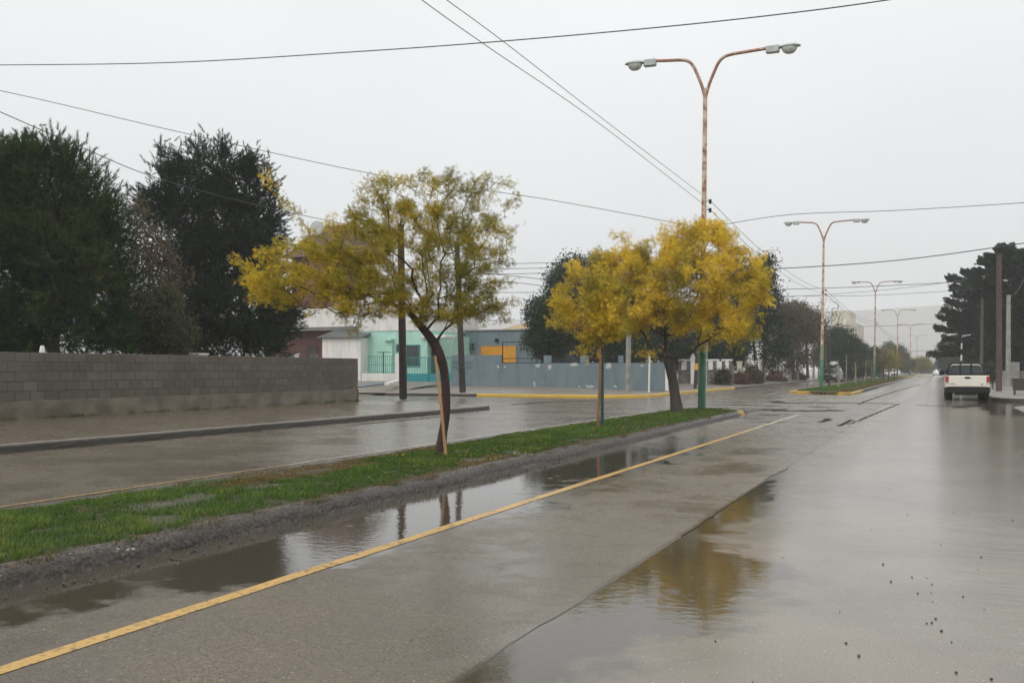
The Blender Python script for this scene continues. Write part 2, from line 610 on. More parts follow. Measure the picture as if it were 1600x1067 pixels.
M['yellow'] = paint_material('yellow_road_paint', (0.50, 0.30, 0.075), (0.13, 0.10, 0.05), (0.45, 0.40, 0.30))
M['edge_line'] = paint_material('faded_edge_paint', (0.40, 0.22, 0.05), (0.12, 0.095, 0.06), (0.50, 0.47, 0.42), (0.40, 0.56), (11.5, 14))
M['yellow_kerb'] = paint_material('yellow_kerb_paint', (0.58, 0.37, 0.03), (0.10, 0.08, 0.05), thr=(0.3, 0.42))
M['white_line'] = paint_material('white_road_paint', (0.42, 0.40, 0.36), (0.12, 0.105, 0.085), thr=(0.35, 0.6))
M['crack'] = mat('crack_filler', (0.016, 0.014, 0.012), (0.04, 0.035, 0.028), 0.85, 6, 0.8, 40, spec=0.08)
M['soil'] = mat('median_soil', (0.03, 0.036, 0.013), (0.065, 0.05, 0.028), 0.7, 1.2, 0.6, 25)
M['block'] = block_material()
M['mortar'] = mat('mortar', (0.078, 0.069, 0.055), (0.06, 0.053, 0.042), 0.7, 8, 0.4, 60)
M['footing'] = mat('stained_concrete', (0.185, 0.158, 0.117), (0.105, 0.09, 0.067), 0.55, 1.8, 0.5, 22)
M['rust'] = mat('rusty_pole', (0.62, 0.50, 0.36), (0.25, 0.10, 0.045), 0.5, 5, 0.3, 60, contrast=(0.40, 0.66))
M['rusty_arm'] = mat('rusty_arm', (0.30, 0.15, 0.09), (0.50, 0.42, 0.34), 0.5, 9, 0.3, 60, contrast=(0.45, 0.7))
M['pole_green'] = mat('green_pole_paint', (0.015, 0.13, 0.055), (0.07, 0.17, 0.10), 0.4, 2.5, 0.2, 60)
M['pole_mid'] = mat('weathered_green_paint', (0.17, 0.30, 0.18), (0.30, 0.27, 0.17), 0.5, 6, 0.3, 60)
M['alu'] = mat('lamp_housing', (0.46, 0.48, 0.47), (0.36, 0.38, 0.37), 0.4, 8, metallic=0.2)
M['lens'] = mat('lamp_lens', (0.52, 0.55, 0.50), (0.40, 0.43, 0.37), 0.15, 8, spec=0.6)
M['black'] = mat('black_paint', (0.008, 0.008, 0.009), (0.013, 0.013, 0.013), 0.5, 10, spec=0.25)
M['rubber'] = mat('tyre_rubber', (0.010, 0.010, 0.010), (0.018, 0.017, 0.016), 0.7, 14, spec=0.2)
M['cable'] = mat('cable_sheath', (0.035, 0.035, 0.036), (0.06, 0.06, 0.06), 0.5, 3)
M['bark_red'] = mat('red_brown_bark', (0.055, 0.021, 0.015), (0.022, 0.012, 0.010), 0.65, 7, 0.9, 34, stretch=(1, 1, .25))
M['bark_dark'] = mat('dark_bark', (0.030, 0.024, 0.020), (0.055, 0.043, 0.034), 0.6, 7, 0.9, 34, stretch=(1, 1, .25))
M['bark_orange'] = mat('orange_brown_bark', (0.34, 0.155, 0.07), (0.19, 0.085, 0.042), 0.55, 8, 0.6, 40, stretch=(1, 1, .3))
M['bark_grey'] = mat('grey_bark', (0.12, 0.10, 0.08), (0.07, 0.058, 0.045), 0.7, 6, 0.6, 30, stretch=(1, 1, .25))
M['twig'] = mat('bare_twig', (0.13, 0.095, 0.068), (0.085, 0.06, 0.045), 0.7, 6)
M['wood_pole'] = mat('tarred_pole_wood', (0.040, 0.030, 0.025), (0.022, 0.018, 0.016), 0.55, 3, 0.5, 30, stretch=(4, 4, .4))
M['wood_pole2'] = mat('weathered_pole_wood', (0.10, 0.062, 0.045), (0.055, 0.038, 0.030), 0.6, 3, 0.5, 30, stretch=(4, 4, .4))
M['conc_pole'] = mat('pole_concrete', (0.30, 0.29, 0.26), (0.21, 0.20, 0.18), 0.6, 2, 0.2, 40)
M['stake_wood'] = mat('stake_wood', (0.46, 0.25, 0.11), (0.33, 0.18, 0.08), 0.55, 6, stretch=(1, 1, .2))
M['green_metal'] = mat('dark_green_metal', (0.018, 0.075, 0.062), (0.012, 0.05, 0.042), 0.4, 8)
M['white'] = mat('white_render', (0.74, 0.72, 0.68), (0.58, 0.56, 0.51), 0.6, 1.6, 0.1, 40, stretch=(2, 2, .4), contrast=(.38, .75))
M['plaster'] = mat('bare_plaster', (0.50, 0.50, 0.47), (0.36, 0.38, 0.38), 0.7, 6)
M['mint'] = mat('mint_render', (0.42, 0.68, 0.57), (0.33, 0.56, 0.47), 0.6, 1.6, 0.1, 40, stretch=(2, 2, .4), contrast=(.38, .75))
M['mint_dark'] = mat('teal_paint', (0.03, 0.24, 0.22), (0.025, 0.19, 0.18), 0.4, 3)
M['teal_panel'] = mat('teal_sheet_metal', (0.02, 0.26, 0.27), (0.022, 0.22, 0.24), 0.35, 2)
M['blue_grey'] = mat('blue_grey_render', (0.155, 0.205, 0.225), (0.115, 0.155, 0.172), 0.6, 1.4, 0.15, 40, stretch=(2, 2, .45), contrast=(.36, .72))
M['blue_ramp'] = pave_material('blue_grey_paving', (0.115, 0.15, 0.18), (0.15, 0.185, 0.21), 0.4, 0.3)
M['orange'] = mat('orange_garage_door', (0.66, 0.30, 0.02), (0.60, 0.27, 0.02), 0.45, 3)
M['brick_red'] = mat('red_brown_render', (0.115, 0.040, 0.028), (0.085, 0.030, 0.022), 0.6, 2, 0.3, 40)
M['tile_red'] = mat('red_roof', (0.085, 0.034, 0.026), (0.06, 0.026, 0.02), 0.6, 3, 0.3, 30)
M['grey_trim'] = mat('grey_fascia', (0.22, 0.22, 0.21), (0.18, 0.18, 0.17), 0.6, 3)
M['zinc'] = mat('corrugated_zinc', (0.11, 0.115, 0.115), (0.075, 0.08, 0.08), 0.45, 3)
M['cream'] = mat('cream_render', (0.58, 0.53, 0.42), (0.50, 0.46, 0.37), 0.6, 1, 0.1, 30)
M['cream_dark'] = mat('grey_beige_render', (0.30, 0.29, 0.25), (0.26, 0.25, 0.22), 0.6, 1)
M['tan_roof'] = mat('tan_roof', (0.40, 0.28, 0.14), (0.32, 0.22, 0.11), 0.6, 3)
M['stone'] = mat('grey_stone', (0.20, 0.18, 0.155), (0.13, 0.12, 0.10), 0.7, 2.5, 0.5, 20, objrand=0.25)
M['glass'] = mat('dark_window_glass', (0.02, 0.025, 0.028), (0.03, 0.035, 0.038), 0.06, 2, spec=0.7)
M['car_glass'] = mat('car_glass', (0.012, 0.022, 0.024), (0.02, 0.03, 0.032), 0.05, 2, spec=0.8)
M['car_white'] = mat('white_car_paint', (0.78, 0.755, 0.65), (0.74, 0.71, 0.61), 0.28, 2, coat=0.5)
M['car_white2'] = mat('clean_white_car_paint', (0.72, 0.72, 0.72), (0.68, 0.68, 0.68), 0.25, 2, coat=0.5)
M['car_dark'] = mat('dark_car_paint', (0.035, 0.042, 0.045), (0.05, 0.057, 0.06), 0.25, 2, coat=0.5)
M['lamp_red'] = mat('tail_lamp_red', (0.38, 0.022, 0.016), (0.30, 0.018, 0.014), 0.15, 6)
M['lamp_clear'] = mat('clear_lamp', (0.6, 0.6, 0.58), (0.5, 0.5, 0.5), 0.1, 6)
M['chrome'] = mat('wheel_metal', (0.35, 0.35, 0.35), (0.28, 0.28, 0.28), 0.3, 6, metallic=0.7)
M['bin'] = mat('rusty_brown_bin', (0.075, 0.055, 0.045), (0.045, 0.036, 0.031), 0.5, 4)
M['paper'] = mat('pale_rubble', (0.36, 0.34, 0.30), (0.2, 0.185, 0.16), 0.6, 12, 0.5, 40)
M['aggregate'] = leafmat('kerb_aggregate', [(0.0, (0.032, 0.022, 0.015)), (0.75, (0.095, 0.070, 0.048)), (1.0, (0.22, 0.175, 0.13))], 0.0, 0.35, 0.5)
M['pebble'] = mat('dark_pebble', (0.04, 0.035, 0.03), (0.075, 0.065, 0.055), 0.5, 20)
M['hill'] = mat('far_hill', (0.15, 0.15, 0.13), (0.19, 0.18, 0.16), 0.8, 0.01)
M['grass'] = leafmat('grass_blade', [(0.0, (0.17, 0.12, 0.05)), (0.2, (0.13, 0.12, 0.035)), (0.34, (0.045, 0.10, 0.013)), (0.7, (0.075, 0.145, 0.020)), (1.0, (0.17, 0.21, 0.042))], 0.3, 0.5, 0.15)
M['acacia'] = leafmat('yellowing_leaf', [(0.0, (0.17, 0.17, 0.040)), (0.35, (0.33, 0.28, 0.042)), (0.65, (0.63, 0.45, 0.042)), (1.0, (0.82, 0.60, 0.060))], 0.27, 0.6, 0.1)
M['pine'] = leafmat('pine_needle', [(0.0, (0.018, 0.036, 0.014)), (0.6, (0.046, 0.078, 0.025)), (1.0, (0.105, 0.115, 0.042))], 0.12, 0.7, 0.05)
M['pine_blue'] = leafmat('dark_pine_needle', [(0.0, (0.012, 0.023, 0.014)), (1.0, (0.046, 0.066, 0.036))], 0.1, 0.7, 0.05)
M['olive'] = leafmat('olive_leaf', [(0.0, (0.045, 0.055, 0.025)), (1.0, (0.11, 0.10, 0.05))], 0.2)
M['dark_leaf'] = leafmat('dark_green_leaf', [(0.0, (0.022, 0.040, 0.020)), (1.0, (0.055, 0.080, 0.036))], 0.2, 0.7, 0.05)
M['brown_leaf'] = leafmat('brown_twig_leaf', [(0.0, (0.075, 0.057, 0.038)), (1.0, (0.15, 0.115, 0.075))], 0.2)
M['cypress'] = leafmat('cypress_spray', [(0.0, (0.012, 0.024, 0.015)), (1.0, (0.040, 0.058, 0.036))], 0.1, 0.7, 0.05)
M['far_yellow'] = leafmat('far_yellow_leaf', [(0.0, (0.13, 0.145, 0.035)), (1.0, (0.36, 0.30, 0.05))], 0.3)
M['rust_leaf'] = leafmat('rusty_dry_leaf', [(0.0, (0.10, 0.055, 0.035)), (1.0, (0.18, 0.11, 0.07))], 0.2)

# ------------------------------------------------------------------ ground, roads, kerbs
KL, KR = -14.75, 2.3          # left and right kerb lines
MB().box(-1590, 1290, -60, 2070, -0.6, -0.03).build('ground', M['ground']).__setitem__('kind', 'structure')
tag(MB().quad((-120, -20, 0), (90, -20, 0), (90, 640, 0), (-120, 640, 0)).build('road', M['road']), kind='structure')

# upper asphalt layer with a ragged edge along the seam
mb = MB()
ys = np.arange(-4, 45, 0.22)
L, R0 = [], []
for y in ys:
    ed = -2.05 + 0.05 * mnoise.noise(Vector((0, y * 0.7, 3))) + 0.025 * mnoise.noise(Vector((5, y * 3, 3)))
    L.append(ed); R0.append(ed + 0.004)
vs, fs = [], []
for i, y in enumerate(ys):
    vs += [(-5.3, y, 0.006), (L[i], y, 0.006), (R0[i], y, 0.001)]
for i in range(len(ys) - 1):
    a, b = i * 3, i * 3 + 3
    fs += [(a, a + 1, b + 1, b), (a + 1, a + 2, b + 2, b + 1)]
mb.add(vs, fs)
mb.m = [1 if (i % 2 and 8.5 < ys[i // 2] < 15) else 0 for i in range(len(fs))]
tag(mb.build('road_layer', [M['road'], M['crack']]), kind='structure')


def strip(name, m, pts, w, z, wob=0.0, seedv=0):
    """flat marking following ground points pts"""
    P = []
    for i in range(len(pts) - 1):
        a, b = np.array(pts[i][:2]), np.array(pts[i + 1][:2])
        n = max(1, int(np.linalg.norm(b - a) / 0.25))
        for k in range(n):
            P.append(a + (b - a) * k / n)
    P.append(np.array(pts[-1][:2]))
    vs, fs = [], []
    for i, p in enumerate(P):
        d = unit(P[min(i + 1, len(P) - 1)] - P[max(i - 1, 0)])
        nn = np.array([-d[1], d[0]])
        w1 = w / 2 * (1 + wob * mnoise.noise(Vector((i * 0.9, seedv, 0))))
        w2 = w / 2 * (1 + wob * mnoise.noise(Vector((i * 0.9, seedv + 9, 4))))
        s = wob * w * 0.8 * mnoise.noise(Vector((i * 0.35, seedv, 8)))
        a, b = p + nn * (w1 + s), p - nn * (w2 - s)
        vs += [(a[0], a[1], z), (b[0], b[1], z)]
    for i in range(len(P) - 1):
        fs.append((2 * i + 1, 2 * i + 3, 2 * i + 2, 2 * i))
    return tag(MB().add(vs, fs).build(name, m), kind='structure')


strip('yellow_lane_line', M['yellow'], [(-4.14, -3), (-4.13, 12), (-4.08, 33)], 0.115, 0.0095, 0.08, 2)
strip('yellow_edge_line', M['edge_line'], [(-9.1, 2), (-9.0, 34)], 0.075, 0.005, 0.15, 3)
for i, (pts, w) in enumerate([
        ([gnd(1440, 600), gnd(1400, 611), gnd(1352, 627), gnd(1341, 632)], 0.10),
        ([gnd(1405, 631), gnd(1380, 641), gnd(1345, 656), gnd(1325, 663)], 0.07),
        ([gnd(1205, 627), gnd(1230, 630), gnd(1275, 629), gnd(1400, 631)], 0.55),
        ([gnd(1192, 640), gnd(1240, 642), gnd(1275, 642), gnd(1312, 641)], 0.85),
        ([gnd(1262, 636), gnd(1300, 637)], 0.5),
        ([gnd(1283, 660), gnd(1298, 654)], 0.20), ([gnd(1310, 666), gnd(1332, 656)], 0.12),
        ([gnd(1432, 633), gnd(1460, 634), gnd(1520, 634)], 0.22),
        ([gnd(1188, 668), gnd(1232, 653)], 0.10),
        ([gnd(800, 632), gnd(860, 628), gnd(930, 626)], 0.25),
        ([gnd(560, 663), gnd(640, 656), gnd(700, 650)], 0.10),
        ([gnd(1490, 637), gnd(1540, 632)], 0.5)]):
    strip('road_crack', M['crack'], pts, w, 0.0092 if i in (8,) else 0.0085, 0.9, 20 + i)
for i, (pts, w) in enumerate([([gnd(1215, 624), gnd(1330, 627), gnd(1450, 629)], 0.25), ([gnd(1352, 618), gnd(1385, 608)], 0.12),
                              ([gnd(640, 701), gnd(720, 689), gnd(830, 675), gnd(960, 655)], 0.08), ([gnd(1196, 618), gnd(1216, 613)], 0.10)]):
    strip('white_lane_line', M['white_line'], pts, w, 0.0045, 0.3, 50 + i)


def resample(path, step):
    path = [np.array(p, float) for p in path]
    out = []
    for a, b in zip(path[:-1], path[1:]):
        n = max(1, int(round(np.linalg.norm(b - a) / step(a) if callable(step) else np.linalg.norm(b - a) / step)))
        for k in range(n):
            out.append(a + (b - a) * k / n)
    out.append(path[-1])
    return np.array(out)


def arc(cx, cy, r, a0, a1, n=8):
    return [(cx + r * math.cos(math.radians(a0 + (a1 - a0) * k / n)), cy + r * math.sin(math.radians(a0 + (a1 - a0) * k / n))) for k in range(n + 1)]


def kerb(name, path, profile, m, inward=1, step=0.5, amp=0.0, freq=6.0, kind='structure'):
    P = resample(path, step)
    T = unit(np.gradient(P, axis=0))
    Nn = np.stack([-T[:, 1], T[:, 0]], 1) * inward
    k = len(profile)
    vs, fs = [], []
    for p, nn in zip(P, Nn):
        for j, (o, z) in enumerate(profile):
            q = Vector((p[0] + nn[0] * o, p[1] + nn[1] * o, z))
            if amp and z > 0.0:
                v = mnoise.noise_vector(q * freq) * amp + mnoise.noise_vector(q * freq * 4.3) * amp * 0.6 + mnoise.noise_vector(q * 0.9) * amp * 1.6
                q = q + Vector((v.x, v.y, v.z * 0.7))
            vs.append(q)
    for i in range(len(P) - 1):
        for j in range(k - 1):
            a = i * k + j
            f = (a, a + k, a + k + 1, a + 1)
            fs.append(f if inward > 0 else f[::-1])
    return tag(MB().add(vs, fs).build(name, m, smooth=False), kind=kind)


def prof(h, r=0.04, w=0.3, n=0):
    return [(0, -0.02), (0.006, h * 0.35), (0.012, h * 0.7), (0.024, h * 0.93), (0.045, h), (0.12, h + 0.004), (0.2, h + 0.002), (w, h - 0.015)]


# first median: X -8.15 .. -5.55, rounded nose at Y 33.3
M1 = [(-5.62, -8), (-5.60, 31.6)] + arc(-6.875, 31.9, 1.275, 0, 180, 12) + [(-8.15, 31.6), (-8.15, -8)]
big = [(0, -0.02), (0.010, 0.02), (0.016, 0.045), (0.024, 0.07), (0.034, 0.093), (0.048, 0.112), (0.066, 0.128), (0.09, 0.138), (0.125, 0.143), (0.18, 0.143), (0.26, 0.115)]
kerb('median_kerb', M1, big, M['kerb'], 1, lambda p: 0.04 if p[1] < 16 else 0.07, 0.010, 3.2)


def fill(name, poly, z, m, dome=0.0, step=0.35, amp=0.01):
    """heightfield over a rounded strip: rows along Y"""
    vs, fs = [], []
    rows = resample(poly, step)
    n = 9
    for (y, x0, x1) in rows:
        for j in range(n):
            u = j / (n - 1)
            x = x0 + (x1 - x0) * u
            zz = z + dome * (1 - (2 * u - 1) ** 2) + amp * mnoise.noise(Vector((x * 2.5, y * 2.5, 1)))
            vs.append((x, y, zz))
    for i in range(len(rows) - 1):
        for j in range(n - 1):
            a = i * n + j
            fs.append((a, a + 1, a + n + 1, a + n))
    return tag(MB().add(vs, fs).build(name, m, smooth=True), kind='structure')


fill('median', [(-8, -7.95, -5.72), (31.6, -7.95, -5.72), (32.3, -7.75, -5.95), (32.8, -7.35, -6.35), (32.97, -6.9, -6.8)], 0.13, M['soil'], 0.035)
# second median, slanted front
M2 = [(-4.2, 186), (-4.3, 60.0)] + arc(-5.3, 60.0, 1.0, 0, -70, 5) + arc(-7.3, 62.6, 1.0, 250, 180, 5) + [(-8.3, 186)]
kerb('median_kerb', M2, prof(0.15), M['kerb'], -1, 0.6, 0.006)
fill('median', [(59.3, -5.4, -5.1), (60.2, -6.5, -4.55), (61.9, -7.5, -4.55), (63, -8.0, -4.55), (186, -8.0, -4.45)], 0.14, M['soil'], 0.03, 0.8)
M3 = [(-4.2, 420), (-4.2, 203)] + arc(-6.2, 203, 2.0, 0, -180, 10) + [(-8.2, 420)]
kerb('median_kerb', M3, prof(0.15), M['yellow_kerb'], -1, 2)
fill('median', [(201.4, -6.6, -5.8), (203, -7.9, -4.5), (420, -7.9, -4.5)], 0.14, M['soil'], 0.03, 3)

# sidewalks: corner-shaped lofts (offset from the kerb, height)


def corner_path(xk, yk, r, d, sx, sy, ylen, xlen):
    """kerb line that runs along Y then turns away along X; block lies at x beyond sx, y beyond sy"""
    rr = max(r - d, 0.0)
    cx, cy = xk + sx * r, yk + sy * r
    if d > r:
        cx, cy = xk + sx * d, yk + sy * d
    pts = [(xk + sx * d, ylen)]
    for k in range(9):
        a = k / 8 * PI / 2
        pts.append((cx - sx * rr * math.cos(a), cy - sy * rr * math.sin(a)))
    pts.append((xlen, yk + sy * d))
    return pts


def sidewalk(name, m, xk, yk, r, sx, sy, ylen, xlen, levels, step=1.2):
    rows = []
    for d, z in levels:
        p = corner_path(xk, yk, r, d, sx, sy, ylen, xlen)
        rows.append((p, z))
    vs, fs = [], []
    n = len(rows[0][0])
    cols = []
    # subdivide along the path so that relief is possible
    seg = [14] + [1] * 8 + [14]
    for p, z in rows:
        q = []
        for i in range(n - 1):
            for k in range(seg[i]):
                u = k / seg[i]
                q.append((p[i][0] * (1 - u) + p[i + 1][0] * u, p[i][1] * (1 - u) + p[i + 1][1] * u, z))
        q.append((*p[-1], z))
        cols.append(q)
    nn = len(cols[0])
    for q in cols:
        vs += q
    for i in range(len(cols) - 1):
        for k in range(nn - 1):
            a = i * nn + k
            f = (a, a + 1, a + nn + 1, a + nn)
            fs.append(f if sx * sy > 0 else f[::-1])
    return tag(MB().add(vs, fs).build(name, m, smooth=False), kind='structure')


kp = prof(0.15)
# near left block (with the block wall)
def zleft(d):
    return 0.15 + 0.23 * min(max(d - 0.25, 0) / 3.2, 1)
sidewalk('sidewalk', M['walk'], KL, 33.6, 1.3, -1, -1, -20, -100, [(0.24, 0.135), (0.26, 0.15), (1.5, zleft(1.5)), (3.45, 0.38), (6, 0.40), (40, 0.45)])
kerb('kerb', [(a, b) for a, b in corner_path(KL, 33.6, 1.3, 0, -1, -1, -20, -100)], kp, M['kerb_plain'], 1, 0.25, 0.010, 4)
# far left block
FK, FY = -13.7, 48.2
LV = [(0.24, 0.135), (0.26, 0.15), (3, 0.24), (6, 0.33), (8.8, 0.41), (12, 0.5), (20, 0.55), (60, 0.6)]
sidewalk('sidewalk', M['walk_far'], FK, FY, 3.0, -1, 1, 640, -110, LV)
cp = corner_path(FK, FY, 3.0, 0, -1, 1, 640, -110)
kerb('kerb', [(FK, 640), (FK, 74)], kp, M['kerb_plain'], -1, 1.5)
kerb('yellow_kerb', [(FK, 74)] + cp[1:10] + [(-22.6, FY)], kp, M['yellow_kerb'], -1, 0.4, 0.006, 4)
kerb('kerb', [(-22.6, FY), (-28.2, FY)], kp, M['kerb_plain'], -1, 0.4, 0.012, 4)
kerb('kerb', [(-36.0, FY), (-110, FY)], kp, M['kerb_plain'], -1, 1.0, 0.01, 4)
# right blocks
sidewalk('sidewalk', M['walk_pale'], KR, 49.8, 2.2, 1, 1, 640, 60, [(0.24, 0.135), (0.26, 0.15), (4, 0.2), (30, 0.3)])
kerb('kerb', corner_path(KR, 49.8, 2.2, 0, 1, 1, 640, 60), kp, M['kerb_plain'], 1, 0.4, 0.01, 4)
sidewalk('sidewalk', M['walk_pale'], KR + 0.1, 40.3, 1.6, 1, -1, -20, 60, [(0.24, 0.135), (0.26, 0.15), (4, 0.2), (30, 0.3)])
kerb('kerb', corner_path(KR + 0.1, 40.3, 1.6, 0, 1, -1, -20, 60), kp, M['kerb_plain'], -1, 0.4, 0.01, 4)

# driveway ramps of the green house
DY0, DY1 = 47.9, 56.6
mb = MB()
mb.add([(-29.0, DY0, 0.01), (-36.0, DY0, 0.01), (-36.0, DY1, 0.70), (-28.8, DY1, 0.66), (-28.6, 51.5, 0.28)], [(0, 4, 3, 2, 1)])
tag(mb.build('driveway', M['walk_far']), kind='structure')
a0, a1, a2, a3 = (-35.9, 49.5, 0.165), (-33.2, 49.5, 0.165), (-31.6, 54.8, 0.60), (-35.9, 54.8, 0.60)
tag(MB().quad(a0, a1, a2, a3).build('paved_ramp', M['blue_ramp']), kind='structure')

# hill far down the road
hx = np.linspace(-1580, 1280, 120)
hy = np.linspace(1600, 2060, 14)
vs, fs = [], []
for j, y in enumerate(hy):
    for x in hx:
        u = (y - 1600) / 460
        ridge = 112 + 7 * math.sin(x * 0.003 + 1) + 9 * mnoise.noise(Vector((x * 0.004, 0, 0)))
        vs.append((x, y, -0.3 + ridge * math.sin(min(u * 1.25, 1) * PI / 2) * (1 if u < .8 else 1 - (u - .8) * 1.5) + (2.5 * mnoise.noise(Vector((x * .03, y * .03, 2))) if u > 0 else 0)))
n = len(hx)
for j in range(len(hy) - 1):
    for i in range(n - 1):
        a = j * n + i
        fs.append((a, a + 1, a + n + 1, a + n))
tag(MB().add(vs, fs).build('hill', M['hill'], smooth=True), kind='structure')

# haze
hz = bpy.data.materials.new("haze_air")
hz.use_nodes = True
hz.node_tree.nodes.clear()
ho = hz.node_tree.nodes.new("ShaderNodeOutputMaterial")
hv = hz.node_tree.nodes.new("ShaderNodeVolumePrincipled")
hv.inputs["Color"].default_value = (0.97, 0.978, 0.985, 1)
hv.inputs["Density"].default_value = 0.0006
hz.node_tree.links.new(hv.outputs[0], ho.inputs["Volume"])
tag(MB().box(-1595, 1295, -65, 2075, -1.6, 136).build('haze', hz), kind='stuff')

# ------------------------------------------------------------------ block wall
WX, WY0, WY1, WZ = -18.2, 13.2, 29.3, 0.36
bw = thing('block_wall', 'long low wall of bare grey concrete blocks beside the wet sidewalk', 'wall', (WX, WY0, WZ))
FT = 0.76                      # top of footing
BH, BL = 0.214, 0.388
NC = 5
MB().box(WX - 0.19, WX - 0.0065, WY0, WY1 - 0.01, FT - 0.02, FT + NC * BH - 0.012).build('mortar', M['mortar'], bw)
mb = MB()
vs, fs = [], []
yy = np.arange(WY0, WY1 + 0.001, 0.16)
zz = [0.2, 0.42, 0.5, 0.6, 0.7, 0.755, 0.765, 0.765]
for y in yy:
    for j, z in enumerate(zz):
        x = WX + 0.03 + 0.012 * mnoise.noise(Vector((0, y * 2, z * 4))) - (0.03 if j == 6 else 0) - (0.2 if j == 7 else 0)
        vs.append((x, y, z + (0.02 * mnoise.noise(Vector((3, y * 1.4, 0))) if j > 3 else 0)))
for i in range(len(yy) - 1):
    for j in range(len(zz) - 1):
        a = i * len(zz) + j
        fs.append((a, a + len(zz), a + len(zz) + 1, a + 1))
mb.add(vs, fs)
mb.box(WX - 0.2, WX + 0.02, WY1 - 0.02, WY1 + 0.005, 0.2, FT)
mb.build('footing', M['footing'], bw)
variants = []
for k in range(5):
    b = MB()
    b.cbox(-0.095, 0.0, 0.0, BL - 0.011, 0.0, BH - 0.011, 0.006)
    b.v = [(x + random.uniform(-.003, .003), y + random.uniform(-.003, .003), z + random.uniform(-.003, .003)) for x, y, z in b.v]
    variants.append(b.mesh('block', M['block']))
half = MB().cbox(-0.095, 0, 0, BL / 2 - 0.013, 0, BH - 0.013, 0.006).mesh('block', M['block'])
for r in range(NC):
    y = WY0 + (0 if r % 2 == 0 else -0)
    if r % 2:
        link_mesh('block', half, bw, (0.0, 0, FT + r * BH - WZ))
        y += BL / 2
    while y + BL < WY1 + 0.05:
        link_mesh('block', random.choice(variants), bw, (random.uniform(-.003, .003), y - WY0, FT + r * BH - WZ))
        y += BL
    if y + BL / 2 < WY1 + 0.05:
        link_mesh('block', half, bw, (0.0, y - WY0, FT + r * BH - WZ))

# ------------------------------------------------------------------ foliage machinery
def tmpl_sprig(nl=5, L=1.0, ll=0.34, lw=0.075):
    """feathery twig: paired slim leaflets along a stem (quads)"""
    v, f = [], []
    for i in range(nl):
        x = L * (0.15 + 0.85 * i / nl)
        for s in (-1, 1):
            an = math.radians(38 + 8 * ((i * 7) % 3))
            dx, dy = math.cos(an), math.sin(an) * s
            z = 0.12 * ((i * 5 + s) % 3 - 1)
            o = len(v)
            b = np.array([x, 0, 0.0]); d = np.array([dx, dy, z]) * ll; w = np.array([-dy, dx, 0]) * lw
            v += [b, b + d * .45 + w, b + d, b + d * .45 - w]
            f.append((o, o + 1, o + 2, o + 3))
    o = len(v)
    v += [np.array([L * .95, 0, 0]), np.array([L * 1.1, lw, 0]), np.array([L * 1.3, 0, 0.02]), np.array([L * 1.1, -lw, 0])]
    f.append((o, o + 1, o + 2, o + 3))
    return np.array(v), np.array(f)


def tmpl_needles(n=22, L=1.0, ll=0.45, w=0.034):
    v, f = [], []
    r = np.random.default_rng(3)
    for i in range(n):
        x = L * (i / n)
        a = i * 2.4
        an = math.radians(42 - 18 * i / n)
        d = np.array([math.cos(an), math.sin(an) * math.cos(a), math.sin(an) * math.sin(a)])
        s = np.cross(d, r.normal(size=3)); s /= np.linalg.norm(s)
        o = len(v)
        b = np.array([x, 0, 0])
        v += [b - s * w, b + s * w, b + d * ll * r.uniform(.75, 1.1)]
        f.append((o, o + 1, o + 2))
    return np.array(v), np.array(f)


def tmpl_clump(n=7, s=0.42, seed=5):
    """small clump of leaves (quads)"""
    r = np.random.default_rng(seed)
    v, f = [], []
    for i in range(n):
        c = r.normal(0, .38, 3)
        d = unit(r.normal(size=3) + np.array([.6, 0, 0]))
        w = unit(np.cross(d, r.normal(size=3)))
        o = len(v)
        v += [c - d * s * .5, c + w * s * .24, c + d * s * .5, c - w * s * .24]
        f.append((o, o + 1, o + 2, o + 3))
    return np.array(v), np.array(f)


SPRIG = tmpl_sprig(2, 1.0, 0.62, 0.085)
NEEDLE = tmpl_needles()
CLUMP = tmpl_clump()
SPRAY = tmpl_sprig(4, 1.0, 0.42, 0.13)


def blob_points(blobs, n, shell=0.5, mn=0.0):
    """blobs: (centre xyz, rx across the view, rd in depth, rz) -> n points + outward direction"""
    w = np.array([b[1] * b[3] for b in blobs])
    idx = rng.choice(len(blobs), n, p=w / w.sum())
    u = unit(rng.normal(size=(n, 3)))
    r = rng.random(n) ** (1 / 3 * (1 - shell) + 0.05)
    r = mn + (1 - mn) * r
    c = np.array([b[0] for b in blobs])[idx]
    R = np.array([b[1:4] for b in blobs])[idx]
    l = u * r[:, None] * R
    P = c + l[:, 0:1] * RV + l[:, 1:2] * FV + l[:, 2:3] * np.array([0, 0, 1.0])
    g = u / R
    g = unit(g)
    D = g[:, 0:1] * RV + g[:, 1:2] * FV + g[:, 2:3] * np.array([0, 0, 1.0])
    return P, D


def B(px, py, t, rx, ry, rd, dt=0.0):
    """crown lobe seen at a picture point, t metres away"""
    k = t / FPX
    return (at(px, py, t=t + dt), rx * k, rd, ry * k)


